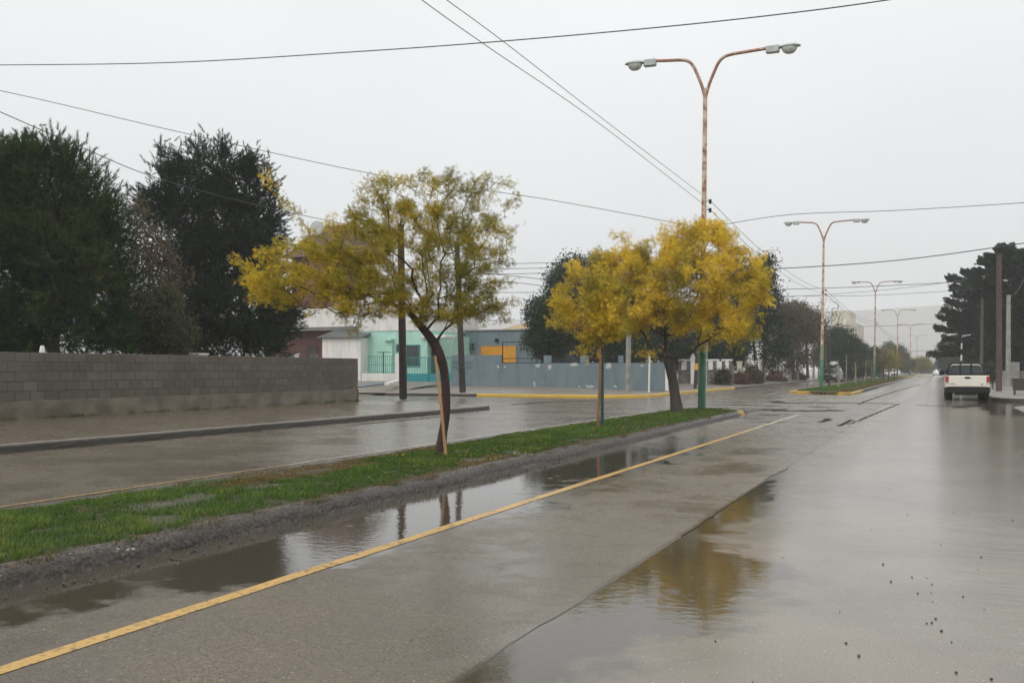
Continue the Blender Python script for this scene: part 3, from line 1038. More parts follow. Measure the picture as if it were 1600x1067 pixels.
def skeleton(trunk, rads, att, step=0.3, tip=0.006, ex=2.3, bias=0.35, first=0.5, arch=0.10, jit=0.04):
    """limbs that run from the trunk to every attraction point; returns nodes, parents, radii"""
    P = [np.array(p, float) for p in trunk]
    par = [-1] + list(range(len(P) - 1))
    path = [0.0]
    for i in range(1, len(P)):
        path.append(path[-1] + np.linalg.norm(P[i] - P[i - 1]))
    nt0 = len(P)
    lo = int(first * (nt0 - 1))
    ok = [i >= lo for i in range(nt0)]
    top = P[-1]
    order = np.argsort(np.linalg.norm(att - top, axis=1))
    tips = []
    for k in order:
        a = att[k]
        A = np.array(P)
        d = np.linalg.norm(A - a, axis=1)
        cost = d + bias * np.array(path) + np.where(ok, 0, 1e6)
        # prefer to start below the target
        cost += np.maximum(0, A[:, 2] - a[2]) * (0.12 if arch > 0.05 else 0.6)
        j = int(np.argmin(cost))
        n = max(1, int(math.ceil(d[j] / step)))
        last = j
        s0 = P[j].copy()
        for i in range(1, n + 1):
            u = i / n
            q = s0 + (a - s0) * u
            q[2] += (arch if a[2] > s0[2] else arch * .35) * d[j] * math.sin(PI * u)
            if i < n:
                q += rng.normal(0, jit, 3) * min(1, d[j])
            P.append(q); par.append(last); ok.append(True)
            path.append(path[last] + np.linalg.norm(q - P[last]))
            last = len(P) - 1
        tips.append(last)
    P = np.array(P)
    acc = np.zeros(len(P))
    for i in range(len(P) - 1, -1, -1):
        if acc[i] == 0:
            acc[i] = tip ** ex
        if par[i] >= 0:
            acc[par[i]] += acc[i]
    R = acc ** (1 / ex)
    s = np.ones(nt0)
    for i in range(nt0):
        R[i] = rads[i]
    mx = rads[-1]
    R[nt0:] = np.minimum(R[nt0:], mx * 0.8)
    return P, par, R, nt0, tips


def limbs(name, P, par, R, m, parent, skip_below=0, nmax=6):
    mb = MB()
    for i in range(skip_below, len(P)):
        j = par[i]
        if j < 0:
            continue
        r1, r0 = R[i], R[j]
        r0 = min(r0, r1 * 1.35)
        n = nmax if r1 > 0.02 else 3
        mb.tube([P[j], P[i]], [r0, r1], n, cap=False)
    return tag(mb.build(name, m, parent, smooth=True), kind='stuff')


def smooth_path(pts, n=4):
    pts = [np.array(p, float) for p in pts]
    out = []
    for i in range(len(pts) - 1):
        p0, p1, p2, p3 = pts[max(i - 1, 0)], pts[i], pts[i + 1], pts[min(i + 2, len(pts) - 1)]
        for k in range(n):
            t = k / n
            out.append(0.5 * ((2 * p1) + (-p0 + p2) * t + (2 * p0 - 5 * p1 + 4 * p2 - p3) * t * t + (-p0 + 3 * p1 - 3 * p2 + p3) * t ** 3))
    out.append(pts[-1])
    return out


def trunk_mesh(pts, rads, m, parent, n=10, rough=0.08):
    mb = MB()
    mb.tube(pts, rads, n, cap=True)
    mb.v = [tuple(Vector(v) + mnoise.noise_vector(Vector(v) * 4.0) * rough * rads[0]) for v in mb.v]
    return mb.build('trunk', m, parent, smooth=True)


def broad_tree(name, label, trunk_px, t, rads_px, blobs, ntips, nspr, size, leaf, bark, tintf, cat='tree', group=None, tmpl=None, extra=None,
               droop=0.15, spread=0.16, shell=0.5, step=0.3, tipr=0.006, first=0.5, bias=0.35, dts=None, tvar=0.1, outb=0.35, gap=-0.12, gapf=1.5, airy=None):
    k = t / FPX
    pts = [at(px, py, t=t + (dts[i] if dts else 0)) for i, (px, py) in enumerate(trunk_px)]
    th_ = thing(name, label, cat, pts[0], group)
    path = smooth_path(pts, 4)
    rr = np.interp(np.linspace(0, 1, len(path)), np.linspace(0, 1, len(rads_px)), [r * k for r in rads_px])
    trunk_mesh(path, list(rr), bark, th_)
    att, out = blob_points(blobs, ntips, shell)
    if extra is not None:
        att = np.vstack([att, extra])
        out = np.vstack([out, unit(extra - np.mean(att, axis=0))])
    P, par, R, n0, tips = skeleton(path, list(rr), att, step, tipr, first=first, bias=bias)
    limbs('branches', P, par, R, bark, th_, n0)
    # sprigs at the tips and along the last limbs
    cen = np.mean(att, axis=0)
    thin = np.where(R[n0:] < tipr * 2.6)[0] + n0
    pick = rng.choice(thin, nspr)
    pp = np.array([par[i] for i in pick])
    u = rng.random((nspr, 1))
    base = P[pick] * u + P[pp] * (1 - u)
    base = base + np.clip(rng.normal(0, 1, (nspr, 3)), -1.5, 1.5) * spread * np.array([1, 1, .7])
    nzc = np.array([mnoise.noise(Vector(q * gapf)) for q in base])
    keep = nzc + rng.normal(0, .10, nspr) > gap
    if airy is not None:
        keep &= rng.random(nspr) > airy(base)
    pick, pp, base = pick[keep], pp[keep], base[keep]
    nspr = len(base)
    D = unit(P[pick] - P[pp]) * 0.5 + unit(base - cen) * outb + rng.normal(0, 0.6, (nspr, 3))
    D[:, 2] += 0.25 - droop
    S = size * rng.uniform(0.6, 1.25, nspr)
    T = tintf(base)
    tv, tf = tmpl or SPRIG
    scatter('crown', base, D, S, T, tv, tf, leaf, th_, tvar=tvar)
    return th_


# ------------------------------------------------------------------ acacias on the first median
def tintA(p):
    s = (p - at(640, 420, t=15.2)) @ RV
    n = np.array([mnoise.noise(Vector(q * 1.3)) for q in p])
    return np.clip(0.36 - 0.10 * s + 0.40 * n + rng.normal(0, .08, len(p)), 0, 1)


tA = 15.15
blobsA = [B(640, 395, tA, 115, 78, 1.1), B(560, 405, tA, 100, 62, 1.0), B(480, 405, tA, 75, 52, .8), B(425, 425, tA, 48, 34, .5), B(745, 395, tA, 56, 62, 1.0),
          B(690, 335, tA, 72, 45, .9), B(600, 335, tA, 62, 42, .8), B(775, 345, tA, 28, 32, .5), B(745, 465, tA, 42, 36, .7), B(695, 482, tA, 62, 26, .9), B(762, 480, tA, 36, 30, .7), B(555, 468, tA, 60, 26, .6), B(480, 455, tA, 62, 32, .7), B(430, 450, tA, 40, 30, .5), B(640, 455, tA, 80, 26, .9), B(600, 476, tA, 72, 20, .8), B(660, 492, tA, 40, 14, .7)]
wisps = np.array([at(x, y, t=tA + d) for x, y, d in [(470, 345, 0), (450, 322, .1), (432, 300, .1), (414, 272, .1), (360, 402, -.2), (378, 412, -.2), (352, 394, -.1), (392, 470, .2), (372, 440, 0), (802, 318, .1), (812, 352, .1), (700, 280, 0), (672, 285, .2), (640, 290, -.1), (575, 290, .1), (590, 300, .2), (800, 440, -.1), (806, 470, .1), (532, 500, .1), (560, 515, 0), (548, 522, -.1), (480, 490, .2), (520, 335, 0), (748, 300, 0), (512, 350, .3), (655, 300, .4)]])
broad_tree('acacia_tree', 'nearest tree, leaning and red-barked, with thin feathery yellow and olive foliage on the median', [(687, 715), (691, 685), (697, 640), (695, 585), (686, 552), (670, 524), (650, 500), (634, 482)], tA,
           [11, 7.4, 6.6, 6.8, 7.8, 7, 5.6, 4.2], blobsA, 860, 60000, 0.055, M['acacia'], M['bark_red'], tintA, extra=np.vstack([wisps, np.array([at(560 + 240 * i / 45 + rng.normal(0, 8), 300 - 26 * math.sin(PI * i / 45) + rng.normal(0, 9), t=tA + rng.normal(0, .5)) for i in range(46)])]), spread=0.065, tipr=0.0034, gap=-0.25, gapf=2.8, airy=lambda q: np.clip((q[:, 2] - 3.3) * .34, 0, .55), first=0.55, bias=0.30, droop=0.1)


def tintC(p):
    n = np.array([mnoise.noise(Vector(q * 1.1)) for q in p])
    return np.clip(0.66 + 0.75 * n + rng.normal(0, .08, len(p)), 0, 1)


tC = 30.3
blobsC = [B(1060, 440, tC, 92, 62, 2.0), B(1145, 455, tC, 52, 68, 1.5), B(1005, 450, tC, 62, 50, 1.5), B(1090, 385, tC, 62, 34, 1.3), B(1040, 490, tC, 78, 30, 1.6),
          B(1130, 510, tC, 52, 28, 1.4), B(965, 430, tC, 38, 36, 1.0), B(1178, 450, tC, 20, 34, .8), B(985, 395, tC, 26, 18, .6), B(1105, 366, tC, 30, 14, .6), B(945, 470, tC, 36, 32, 1.0), B(965, 510, tC, 38, 20, .9), B(940, 405, tC, 28, 14, .6)]
wispC = np.array([at(x, y, t=tC + d) for x, y, d in [(958, 368, 0), (975, 372, .2), (1040, 352, 0), (1060, 350, .2), (1085, 347, 0), (1195, 400, 0), (1200, 420, .3), (1202, 470, 0), (1150, 545, 0), (1162, 520, .2), (1110, 345, .2), (1000, 546, .3), (1012, 556, -.3), (1098, 540, .2), (1082, 550, -.4), (1030, 545, .6), (1000, 378, .1), (1020, 372, -.3)]])
broad_tree('acacia_tree', 'broad dense golden yellow tree with dark forked trunk beside the first lamp post', [(1058, 648), (1055, 620), (1051, 592), (1047, 572), (1045, 560)], tC,
           [12, 8.5, 8, 8.5, 8], blobsC, 760, 78000, 0.105, M['acacia'], M['bark_dark'], tintC, extra=wispC, spread=0.15, tipr=0.0065, first=0.85, gap=-0.15, gapf=2.1, bias=0.25, step=0.45)
tS = 22.1
blobsS = [B(905, 462, tS, 36, 24, .6), B(945, 470, tS, 34, 40, .6), B(888, 505, tS, 26, 14, .4), B(935, 512, tS, 44, 20, .5), B(922, 425, tS, 30, 14, .4)]
wispS = np.array([at(x, y, t=tS + d) for x, y, d in [(862, 470, 0), (868, 490, .1), (858, 505, 0), (872, 520, .1), (895, 412, 0), (905, 404, .1), (880, 450, -.1), (905, 545, .1), (918, 560, 0)]])
broad_tree('acacia_tree', 'young orange-stemmed tree with golden foliage tied beside a green stake on the median', [(934, 671), (935, 640), (937, 600), (938, 560), (937, 530), (940, 500)], tS,
           [2.7, 2.4, 2.3, 2.2, 2.0, 1.4], blobsS, 190, 15000, 0.082, M['acacia'], M['bark_orange'], tintC, extra=wispS, spread=0.10, tipr=0.0045, gap=-0.18, gapf=1.6, first=0.6, step=0.3)

tp, bt = at(680, 556, t=15.0), gnd(697, 715, 0.13)
tag(MB().tube([bt, bt * .5 + tp * .5 + np.array([.012, 0, 0]), tp], [0.026, 0.022, 0.02], 7).build('tree_stake', M['stake_wood']), 'pale wooden pole leaning against the trunk of the nearest tree', 'stake', 'tree stakes')
b0 = gnd(941, 669, 0.13)
mb = MB(); mb.box(b0[0] - .045, b0[0] + .025, b0[1] + .02, b0[1] + .045, 0.05, 2.1)
mb.box(b0[0] - .045, b0[0] - .025, b0[1] + .045, b0[1] + .085, 0.05, 2.1)
tag(mb.build('tree_stake', M['green_metal']), 'dark green metal stake beside the young orange-stemmed tree', 'stake', 'tree stakes')


# ------------------------------------------------------------------ pines behind the block wall
def pine(name, label, trunk_px, t, rad, blobs, nclump, nshoot, leaf, size=0.36, up=0.4, sig=0.20, base_z=None, tvar=.15, tint=.45, group='dark pines behind the block wall', fringe=None):
    pts = [at(px, py, t=t) for px, py in trunk_px]
    pts[0][2] = 0.35
    th_ = thing(name, label, 'tree', pts[0], group)
    path = smooth_path(pts, 4)
    rr = list(np.interp(np.linspace(0, 1, len(path)), [0, 1], [rad, 0.05]))
    trunk_mesh(path, rr, M['bark_grey'], th_, 9)
    att, out = blob_points(blobs, nclump, 0.75, 0.25)
    if fringe is not None:
        att = np.vstack([att, fringe])
        out = np.vstack([out, unit(fringe - path[len(path) // 2])])
    P, par, R, n0, tips = skeleton(path, rr, att, 0.6, 0.011, first=0.15, bias=0.12, arch=-0.06)
    limbs('branches', P, par, R, M['bark_grey'], th_, n0, 5)
    idx = rng.integers(0, len(att), nshoot)
    base = att[idx] + rng.normal(0, sig, (nshoot, 3)) + out[idx] * rng.normal(0, sig, (nshoot, 1))
    D = out[idx] * 0.6 + rng.normal(0, 0.45, (nshoot, 3))
    D[:, 2] += up
    S = size * rng.uniform(0.6, 1.25, nshoot)
    T = tint + 0.5 * np.array([mnoise.noise(Vector(q * .6)) for q in base])
    scatter('crown', base, D, S, T, *NEEDLE, leaf, th_, tvar=tvar)
    return th_


t1 = 33.0
pine('pine_tree', 'tall broad bushy dark green pine behind the left end of the block wall', [(85, 560), (82, 480), (78, 400), (72, 320), (70, 250)], t1, 0.22,
     [B(60, 330, t1, 75, 90, 1.8), B(20, 420, t1, 95, 110, 2.0), B(120, 420, t1, 70, 95, 1.8), B(66, 268, t1, 42, 30, 1.0), B(145, 395, t1, 36, 60, 1.2), B(-40, 380, t1, 70, 140, 1.8), B(60, 520, t1, 150, 36, 2.0), B(-20, 530, t1, 80, 32, 1.5), B(160, 480, t1, 50, 60, 1.4), B(20, 280, t1, 45, 45, 1.2)], 520, 19000, M['pine'], 0.36,
     fringe=np.array([at(x, y, t=t1 + d) for x, y, d in [(45, 228, 0), (85, 234, .3), (105, 240, 0), (120, 262, .2), (135, 275, -.2), (150, 292, 0), (165, 310, .2), (172, 330, 0), (188, 350, 0), (20, 234, .2), (5, 242, 0), (60, 238, -.3), (182, 345, .3), (155, 325, .4)]]))
t2 = 43.0
pine('pine_tree', 'tall blackish pine with ragged layered crown behind the middle of the block wall', [(388, 570), (384, 510), (370, 430), (350, 340), (338, 255)], t2, 0.2,
     [B(335, 260, t2, 55, 24, 1.3), B(300, 300, t2, 55, 26, 1.4), B(375, 300, t2, 42, 28, 1.3), B(260, 325, t2, 36, 20, 1.0), B(330, 345, t2, 85, 32, 2.0), B(395, 350, t2, 36, 38, 1.3), B(350, 410, t2, 72, 42, 2.0), B(300, 400, t2, 42, 40, 1.5), B(370, 480, t2, 75, 48, 2.2), B(300, 490, t2, 50, 55, 1.8), B(425, 490, t2, 30, 32, 1.2), B(350, 538, t2, 95, 26, 2.2), B(402, 420, t2, 38, 45, 1.3)], 520, 19000, M['pine_blue'], 0.36, up=0.3, sig=0.22,
     fringe=np.array([at(x, y, t=t2 + d) for x, y, d in [(228, 312, 0), (238, 320, .3), (224, 340, 0), (262, 248, 0), (258, 290, .2), (300, 240, 0), (345, 233, .2), (390, 250, 0), (412, 270, .2), (418, 295, 0), (422, 320, .3), (420, 345, 0), (240, 355, .2), (452, 497, 0), (448, 512, .3), (255, 262, .3)]]))


def bare_tree(name, label, trunk_px, t, rad, blobs, ntips, m, cat='tree', group=None, tipr=0.012, z0=0.4, leafargs=None):
    pts = [at(px, py, t=t) for px, py in trunk_px]
    pts[0][2] = z0
    th_ = thing(name, label, cat, pts[0], group)
    path = smooth_path(pts, 3)
    rr = list(np.interp(np.linspace(0, 1, len(path)), [0, 1], [rad, rad * .4]))
    trunk_mesh(path, rr, m, th_, 7)
    att, out = blob_points(blobs, ntips, .4)
    P, par, R, n0, tips = skeleton(path, rr, att, 0.5, tipr, first=0.2, bias=0.2, arch=0.0)
    limbs('branches', P, par, R, m, th_, n0, 4)
    if leafargs:
        nl, size, leaf, sig = leafargs
        idx = rng.integers(n0, len(P), nl)
        base = P[idx] + rng.normal(0, sig, (nl, 3))
        scatter('crown', base, rng.normal(size=(nl, 3)), size * rng.uniform(.6, 1.3, nl), rng.random(nl), *CLUMP, leaf, th_)
    return th_


t3 = 38.0
bare_tree('poplar_tree', 'nearly bare brown twiggy tree between the two dark pines', [(232, 560), (232, 480), (234, 420)], t3, 0.10, [B(230, 390, t3, 36, 40, .9), B(215, 330, t3, 12, 22, .4), B(225, 430, t3, 45, 50, 1.0), B(265, 440, t3, 26, 45, .8)], 320, M['twig'], tipr=0.009, leafargs=(900, 0.30, M['brown_leaf'], .15))
bare_tree('shrub', 'grey-green leafy shrub rising behind the wall between the pines', [(250, 560), (250, 520), (252, 480)], 36.0, 0.06, [B(235, 500, 36, 42, 55, .9), B(270, 525, 36, 26, 40, .7), B(205, 515, 36, 35, 45, .8)], 130, M['twig'], cat='shrub', leafargs=(3600, 0.26, M['olive'], .2))


def far_tree(name, label, px_base, y_base, t, blobs, n, size, leaf, bark=None, rad=0.2, cat='tree', group=None, shell=.6, tint=.45, tmpl=None, z0=0.3, up=0.2, ntips=40):
    b = at(px_base, y_base, t=t)
    b[2] = z0
    c = np.average([q[0] for q in blobs], axis=0, weights=[q[1] * q[3] for q in blobs])
    th_ = thing(name, label, cat, b, group)
    top = np.array([b[0] * .5 + c[0] * .5, b[1] * .5 + c[1] * .5, c[2]])
    path = smooth_path([b, b * .5 + top * .5, top], 3)
    rr = list(np.linspace(rad, rad * .4, len(path)))
    trunk_mesh(path, rr, bark or M['bark_dark'], th_, 7)
    att, _ = blob_points(blobs, ntips, .3)
    P, par, R, n0, tips = skeleton(path, rr, att, 1.2, 0.03, first=0.4, bias=0.2)
    limbs('branches', P, par, R, bark or M['bark_dark'], th_, n0, 4)
    # clustered clumps
    ncl = max(14, n // 14)
    cc, co = blob_points(blobs, ncl, shell, 0.2)
    idx = rng.integers(0, ncl, n)
    mean_r = np.mean([min(q[1:4]) for q in blobs])
    base = cc[idx] + rng.normal(0, mean_r * .17, (n, 3))
    D = co[idx] + rng.normal(0, .6, (n, 3))
    D[:, 2] += up
    T = tint + 0.5 * np.array([mnoise.noise(Vector(q * .35)) for q in base])
    tv, tf = tmpl or CLUMP
    scatter('crown', base, D, size * rng.uniform(.6, 1.35, n), T, tv, tf, leaf, th_, tvar=.15)
    return th_


TR = 'trees behind the walls on the far left corner'
far_tree('pepper_tree', 'round dark green tree above the blue house garden wall', 905, 590, 72, [B(905, 440, 72, 48, 34, 2.5), B(930, 500, 72, 60, 55, 3), B(885, 480, 72, 38, 50, 2.2), B(960, 540, 72, 60, 30, 2.5)], 7980, 0.42, M['dark_leaf'], group=TR)
far_tree('garden_tree', 'leafy green bush tree hiding the right window of the blue house', 845, 590, 63, [B(845, 490, 63, 24, 28, 1.2), B(850, 530, 63, 28, 30, 1.3), B(870, 510, 63, 25, 45, 1.2)], 4180, 0.31, M['dark_leaf'], tint=.6, rad=.12, group=TR)
far_tree('conifer_tree', 'dark pointed conifer showing above the young golden tree', 938, 590, 82, [B(936, 420, 82, 16, 28, 1.0), B(940, 470, 82, 28, 60, 1.8), B(1000, 520, 82, 60, 50, 2.5), B(1060, 520, 82, 60, 45, 2.5)], 4940, 0.48, M['pine_blue'], group=TR)
far_tree('eucalyptus_tree', 'tall dark tree behind the right edge of the broad golden tree', 1185, 598, 98, [B(1165, 420, 98, 22, 26, 2), B(1195, 420, 98, 16, 28, 1.8), B(1190, 480, 98, 26, 55, 2.4), B(1150, 480, 98, 50, 50, 3), B(1110, 540, 98, 60, 32, 3), B(1205, 530, 98, 24, 40, 2.2)], 7980, 0.54, M['dark_leaf'], tint=.25, group=TR)
far_tree('garden_tree', 'dark bushy tree behind the white capped stone wall', 1125, 600, 92, [B(1120, 555, 92, 45, 28, 2), B(1075, 550, 92, 35, 30, 2)], 3800, 0.48, M['dark_leaf'], tint=.2, group=TR)
TRL = 'trees along the left side of the far road'
far_tree('bare_tree', 'greyish brown leafless tree behind the twin poles on the left', 1240, 596, 112, [B(1225, 510, 112, 26, 32, 2.5), B(1255, 530, 112, 32, 45, 3), B(1215, 560, 112, 24, 30, 2), B(1232, 490, 112, 20, 18, 1.6)], 3900, 0.51, M['brown_leaf'], bark=M['twig'], group=TRL)
far_tree('rounded_tree', 'olive green rounded tree left of the second lamp post', 1262, 596, 120, [B(1245, 490, 120, 22, 16, 2), B(1262, 510, 120, 24, 24, 2.4)], 2470, 0.51, M['olive'], tint=.3, group=TRL)
bare_tree('bare_tree', 'leafless twiggy tree directly behind the second lamp post', [(1292, 592), (1290, 550), (1290, 510)], 125, .16, [B(1290, 490, 125, 22, 32, 2.2), B(1308, 500, 125, 12, 26, 1.5), B(1282, 540, 125, 16, 26, 1.8)], 220, M['twig'], group=TRL, tipr=.02)
far_tree('dark_tree', 'dark green bushy tree behind the parked dark car', 1308, 592, 138, [B(1308, 550, 138, 30, 38, 3), B(1322, 560, 138, 18, 32, 2.5)], 4940, 0.54, M['dark_leaf'], tint=.15, group=TRL)
far_tree('conifer_tree', 'dark conifer with feathery tip below the cream building', 1334, 590, 150, [B(1334, 545, 150, 10, 22, 1.5), B(1334, 570, 150, 16, 20, 2)], 1900, 0.58, M['pine_blue'], group=TRL)
far_tree('conifer_tree', 'smaller grey conifer with a narrow pointed top left of the third lamp post', 1351, 588, 160, [B(1351, 545, 160, 4, 8, .6), B(1351, 566, 160, 12, 22, 1.6)], 1710, 0.54, M['dark_leaf'], tint=.2, group=TRL)
far_tree('conifer_tree', 'low dark conifer just left of the third lamp post', 1366, 588, 168, [B(1366, 555, 168, 7, 12, 1.2), B(1366, 574, 168, 13, 14, 2)], 1330, 0.54, M['dark_leaf'], tint=.2, group=TRL)
far_tree('rounded_tree', 'big hazy domed tree behind the third and fourth lamp posts', 1395, 586, 255, [B(1393, 552, 255, 18, 15, 4), B(1385, 568, 255, 18, 16, 4), B(1408, 566, 255, 14, 14, 4)], 4180, 0.75, M['dark_leaf'], group=TRL)
far_tree('rounded_tree', 'faint low hazy tree mass right of the domed tree', 1424, 584, 330, [B(1424, 574, 330, 16, 9, 5), B(1448, 576, 330, 14, 7, 5)], 1710, 0.88, M['dark_leaf'], group=TRL)
MT = 'small trees far down the median'
far_tree('median_tree', 'grey-green small tree far down the median, left of the yellow-green one', 1421, 587, 215, [B(1420, 568, 215, 10, 8, 1.5), B(1414, 572, 215, 8, 6, 1.2)], 1330, 0.41, M['olive'], rad=.14, group=MT)
far_tree('median_tree', 'yellow-green bushy tree far down the median', 1440, 587, 235, [B(1441, 566, 235, 13, 9, 1.8), B(1433, 570, 235, 9, 8, 1.5), B(1450, 570, 235, 6, 7, 1.2)], 2090, 0.41, M['far_yellow'], rad=.14, tint=.6, group=MT)
# right side
RT = 'dark cypresses on the right side'


def cypress(label, t, px_base, shelves, n, size):
    b = at(px_base, 590, t=t); b[2] = 0.2
    th_ = thing('cypress_tree', label, 'tree', b, RT)
    topz = max(at(0, q[1], t=t)[2] for q in shelves)
    top = np.array([b[0], b[1], topz - .5])
    path = smooth_path([b, b * .5 + top * .5 + np.array([.15, 0, 0]), top], 5)
    rr = list(np.linspace(.3, .05, len(path)))
    trunk_mesh(path, rr, M['bark_dark'], th_, 8)
    att, base, D = [], [], []
    for (x, y, ang) in shelves:
        tipp = at(x, y, t=t + rng.normal(0, 1.0))
        hd = math.hypot(tipp[0] - b[0], tipp[1] - b[1])
        root = np.array([b[0], b[1], max(.8, tipp[2] - hd * math.tan(math.radians(ang)))])
        att.append(tipp - (tipp - root) * .12)
        d = tipp - root
        m = int(n / len(shelves))
        u = .12 + .88 * rng.random(m) ** .75
        q = root + d * u[:, None]
        q[:, 2] += .35 * hd * .25 * (u * u - u)
        lat = unit(np.cross(d, [0, 0, 1]))
        wdt = (1.02 - u) ** .6 * 1.15 + .10
        q = q + lat * (rng.normal(0, .6, m) * wdt)[:, None] + np.array([0, 0, 1]) * (rng.normal(0, .085, m) + .12 * (1 - u))[:, None]
        base.append(q)
        D.append(unit(d) * 1.0 + rng.normal(0, .3, (m, 3)) + np.array([0, 0, .25]))
    # inner mass
    base, D = np.vstack(base), np.vstack(D)
    P, par, R, n0, tips = skeleton(path, rr, np.array(att), 1.0, 0.035, first=.1, bias=.1, arch=-.05)
    limbs('branches', P, par, R, M['bark_dark'], th_, n0, 4)
    T = .45 + .6 * np.array([mnoise.noise(Vector(q * .7)) for q in base])
    scatter('crown', base, D, size * rng.uniform(.6, 1.3, len(base)), T, *SPRAY, M['cypress'], th_)
    return th_


def shelf_list(cx, y0, y1, wl, wr, n, seed):
    r = random.Random(seed)
    out = []
    for i in range(n):
        u = (i + r.random()) / n
        y = y0 + (y1 - y0) * u
        s = -1 if i % 2 else 1
        w = (wl if s < 0 else wr) * (0.18 + 0.82 * u ** .8) * r.uniform(.3, 1.12)
        out.append((cx + s * w, y, r.uniform(2, 22)))
    return out


cypress('tall cypress with flat layered sprays behind the weathered wooden pole', 92, 1575, shelf_list(1575, 398, 585, 60, 60, 58, 1) + [(1534, 410, 12), (1565, 391, 40), (1580, 390, 70), (1528, 425, 10), (1545, 402, 25), (1550, 418, 10), (1600, 400, 30), (1520, 440, 8)], 11000, .5)
cypress('dark cypress leaning out left over the parked pickup truck', 104, 1538, shelf_list(1538, 440, 585, 50, 46, 44, 2) + [(1486, 436, 10), (1509, 427, 18), (1490, 450, 8), (1483, 472, 10), (1472, 498, 8), (1466, 514, 5), (1496, 462, 12), (1478, 486, 10), (1490, 508, 4), (1480, 530, 2), (1456, 554, -2), (1478, 545, 4), (1520, 432, 30), (1500, 478, 8)], 11500, .54)
cypress('dense dark cypress at the right edge behind the concrete pole', 84, 1622, shelf_list(1622, 392, 585, 52, 60, 56, 3), 10000, .54)
far_tree('hazy_tree', 'grey hazy tree farther along the right side beyond the pickup', 1490, 586, 190, [B(1485, 550, 190, 16, 18, 3), B(1505, 560, 190, 22, 22, 3.5), B(1478, 568, 190, 12, 12, 2.5)], 4180, 0.65, M['dark_leaf'], tint=.2, group=RT)
far_tree('hazy_tree', 'faint low tree at the far end of the right side', 1476, 583, 300, [B(1476, 570, 300, 10, 11, 3)], 950, 0.75, M['dark_leaf'], group=RT)
far_tree('roadside_bush', 'green bush beside the base of the weathered wooden pole', 1551, 605, 66, [B(1551, 580, 66, 9, 14, .6), B(1546, 590, 66, 7, 8, .5)], 798, 0.20, M['olive'], rad=.04, cat='bush', tint=.2, z0=.15)

# ------------------------------------------------------------------ grass
def grass_field(name, n, xr, yr, z, hmin, hmax, w, dens=None, powr=1.0):
    x = rng.uniform(*xr, n * 2)
    y = yr[0] + (yr[1] - yr[0]) * rng.random(n * 2) ** powr
    if dens is not None:
        k = rng.random(len(x)) < dens(x, y)
        x, y = x[k], y[k]
    x, y = x[:n], y[:n]
    n = len(x)
    nz = np.array([mnoise.noise(Vector((a * 1.1, b * 1.1, 0))) for a, b in zip(x, y)])
    nf = np.array([mnoise.noise(Vector((a * 4.5, b * 4.5, 5))) for a, b in zip(x, y)])
    h = rng.uniform(hmin, hmax, n) * (1 + .8 * nf) * (1 + .4 * nz)
    dry = np.clip(1 - np.hypot((x + 7.3) / .55, (y - 10.4) / 2.0), 0, 1) + np.clip(1 - np.hypot((x + 7.8) / .35, (y - 12.5) / 4.0), 0, 1) * .8 + np.clip(1 - np.hypot((x + 6.0) / .25, (y - 13.0) / 1.2), 0, 1)
    dry += np.clip((np.abs(x + 6.85) - .93) / .12, 0, 1) * .35
    T = np.clip(.55 + .16 * np.clip((10 - y) / 5, 0, 1) + .45 * nz + .4 * nf + rng.normal(0, .13, n) - 1.7 * np.clip(dry, 0, 1), 0, 1)
    h *= (1 - .45 * np.clip(dry, 0, 1))
    a = rng.uniform(0, 2 * PI, n)
    lean = rng.uniform(.1, .9, n) * h
    ca, sa = np.cos(a), np.sin(a)
    ww = w * rng.uniform(.7, 1.3, n)
    V = np.zeros((n, 5, 3))
    for j, (u, wv) in enumerate([(0, 1), (0, -1), (.55, .8), (.55, -.8), (1, 0)]):
        V[:, j, 0] = x + ca * lean * u * u - sa * ww * wv
        V[:, j, 1] = y + sa * lean * u * u + ca * ww * wv
        V[:, j, 2] = z(x, y) - .008 + h * u * (1 - .25 * u)
    tf = np.array([(0, 1, 3), (0, 3, 2), (2, 3, 4)])
    Fc = (np.arange(n)[:, None, None] * 5 + tf[None]).reshape(-1, 3)
    return np_mesh(name, V.reshape(-1, 3), Fc, M['grass'], None, np.repeat(T, 5))


def zmed(x, y):
    u = np.clip((x + 7.9) / 2.1, 0, 1)
    return 0.13 + 0.035 * (1 - (2 * u - 1) ** 2)


def dmed(x, y):
    bare = np.clip(1.25 - np.hypot((x + 6.75) / .28, (y - 7.4) / .5), 0, 1) + np.clip(1.2 - np.hypot((x + 7.75) / .2, (y - 9.6) / 1.8), 0, 1) + np.clip(1.2 - np.hypot((x + 7.25) / .2, (y - 10.8) / .5), 0, 1)
    pn = np.array([mnoise.noise(Vector((a * 1.7, b * 1.3, 9))) for a, b in zip(x, y)])
    bare = np.maximum(bare, np.clip((pn - .36) / .12, 0, .85))
    e = np.clip((1.19 + .05 * np.sin(y * 3.1) + .05 * np.sin(y * 7.7) - np.abs(x + 6.86)) / .12, 0, 1)
    nose = np.where(y > 31.3, (np.hypot(x + 6.85, y - 31.6) < 1.1) * 1.0, 1.0)
    return np.clip(1 - bare, 0, 1) * e * nose


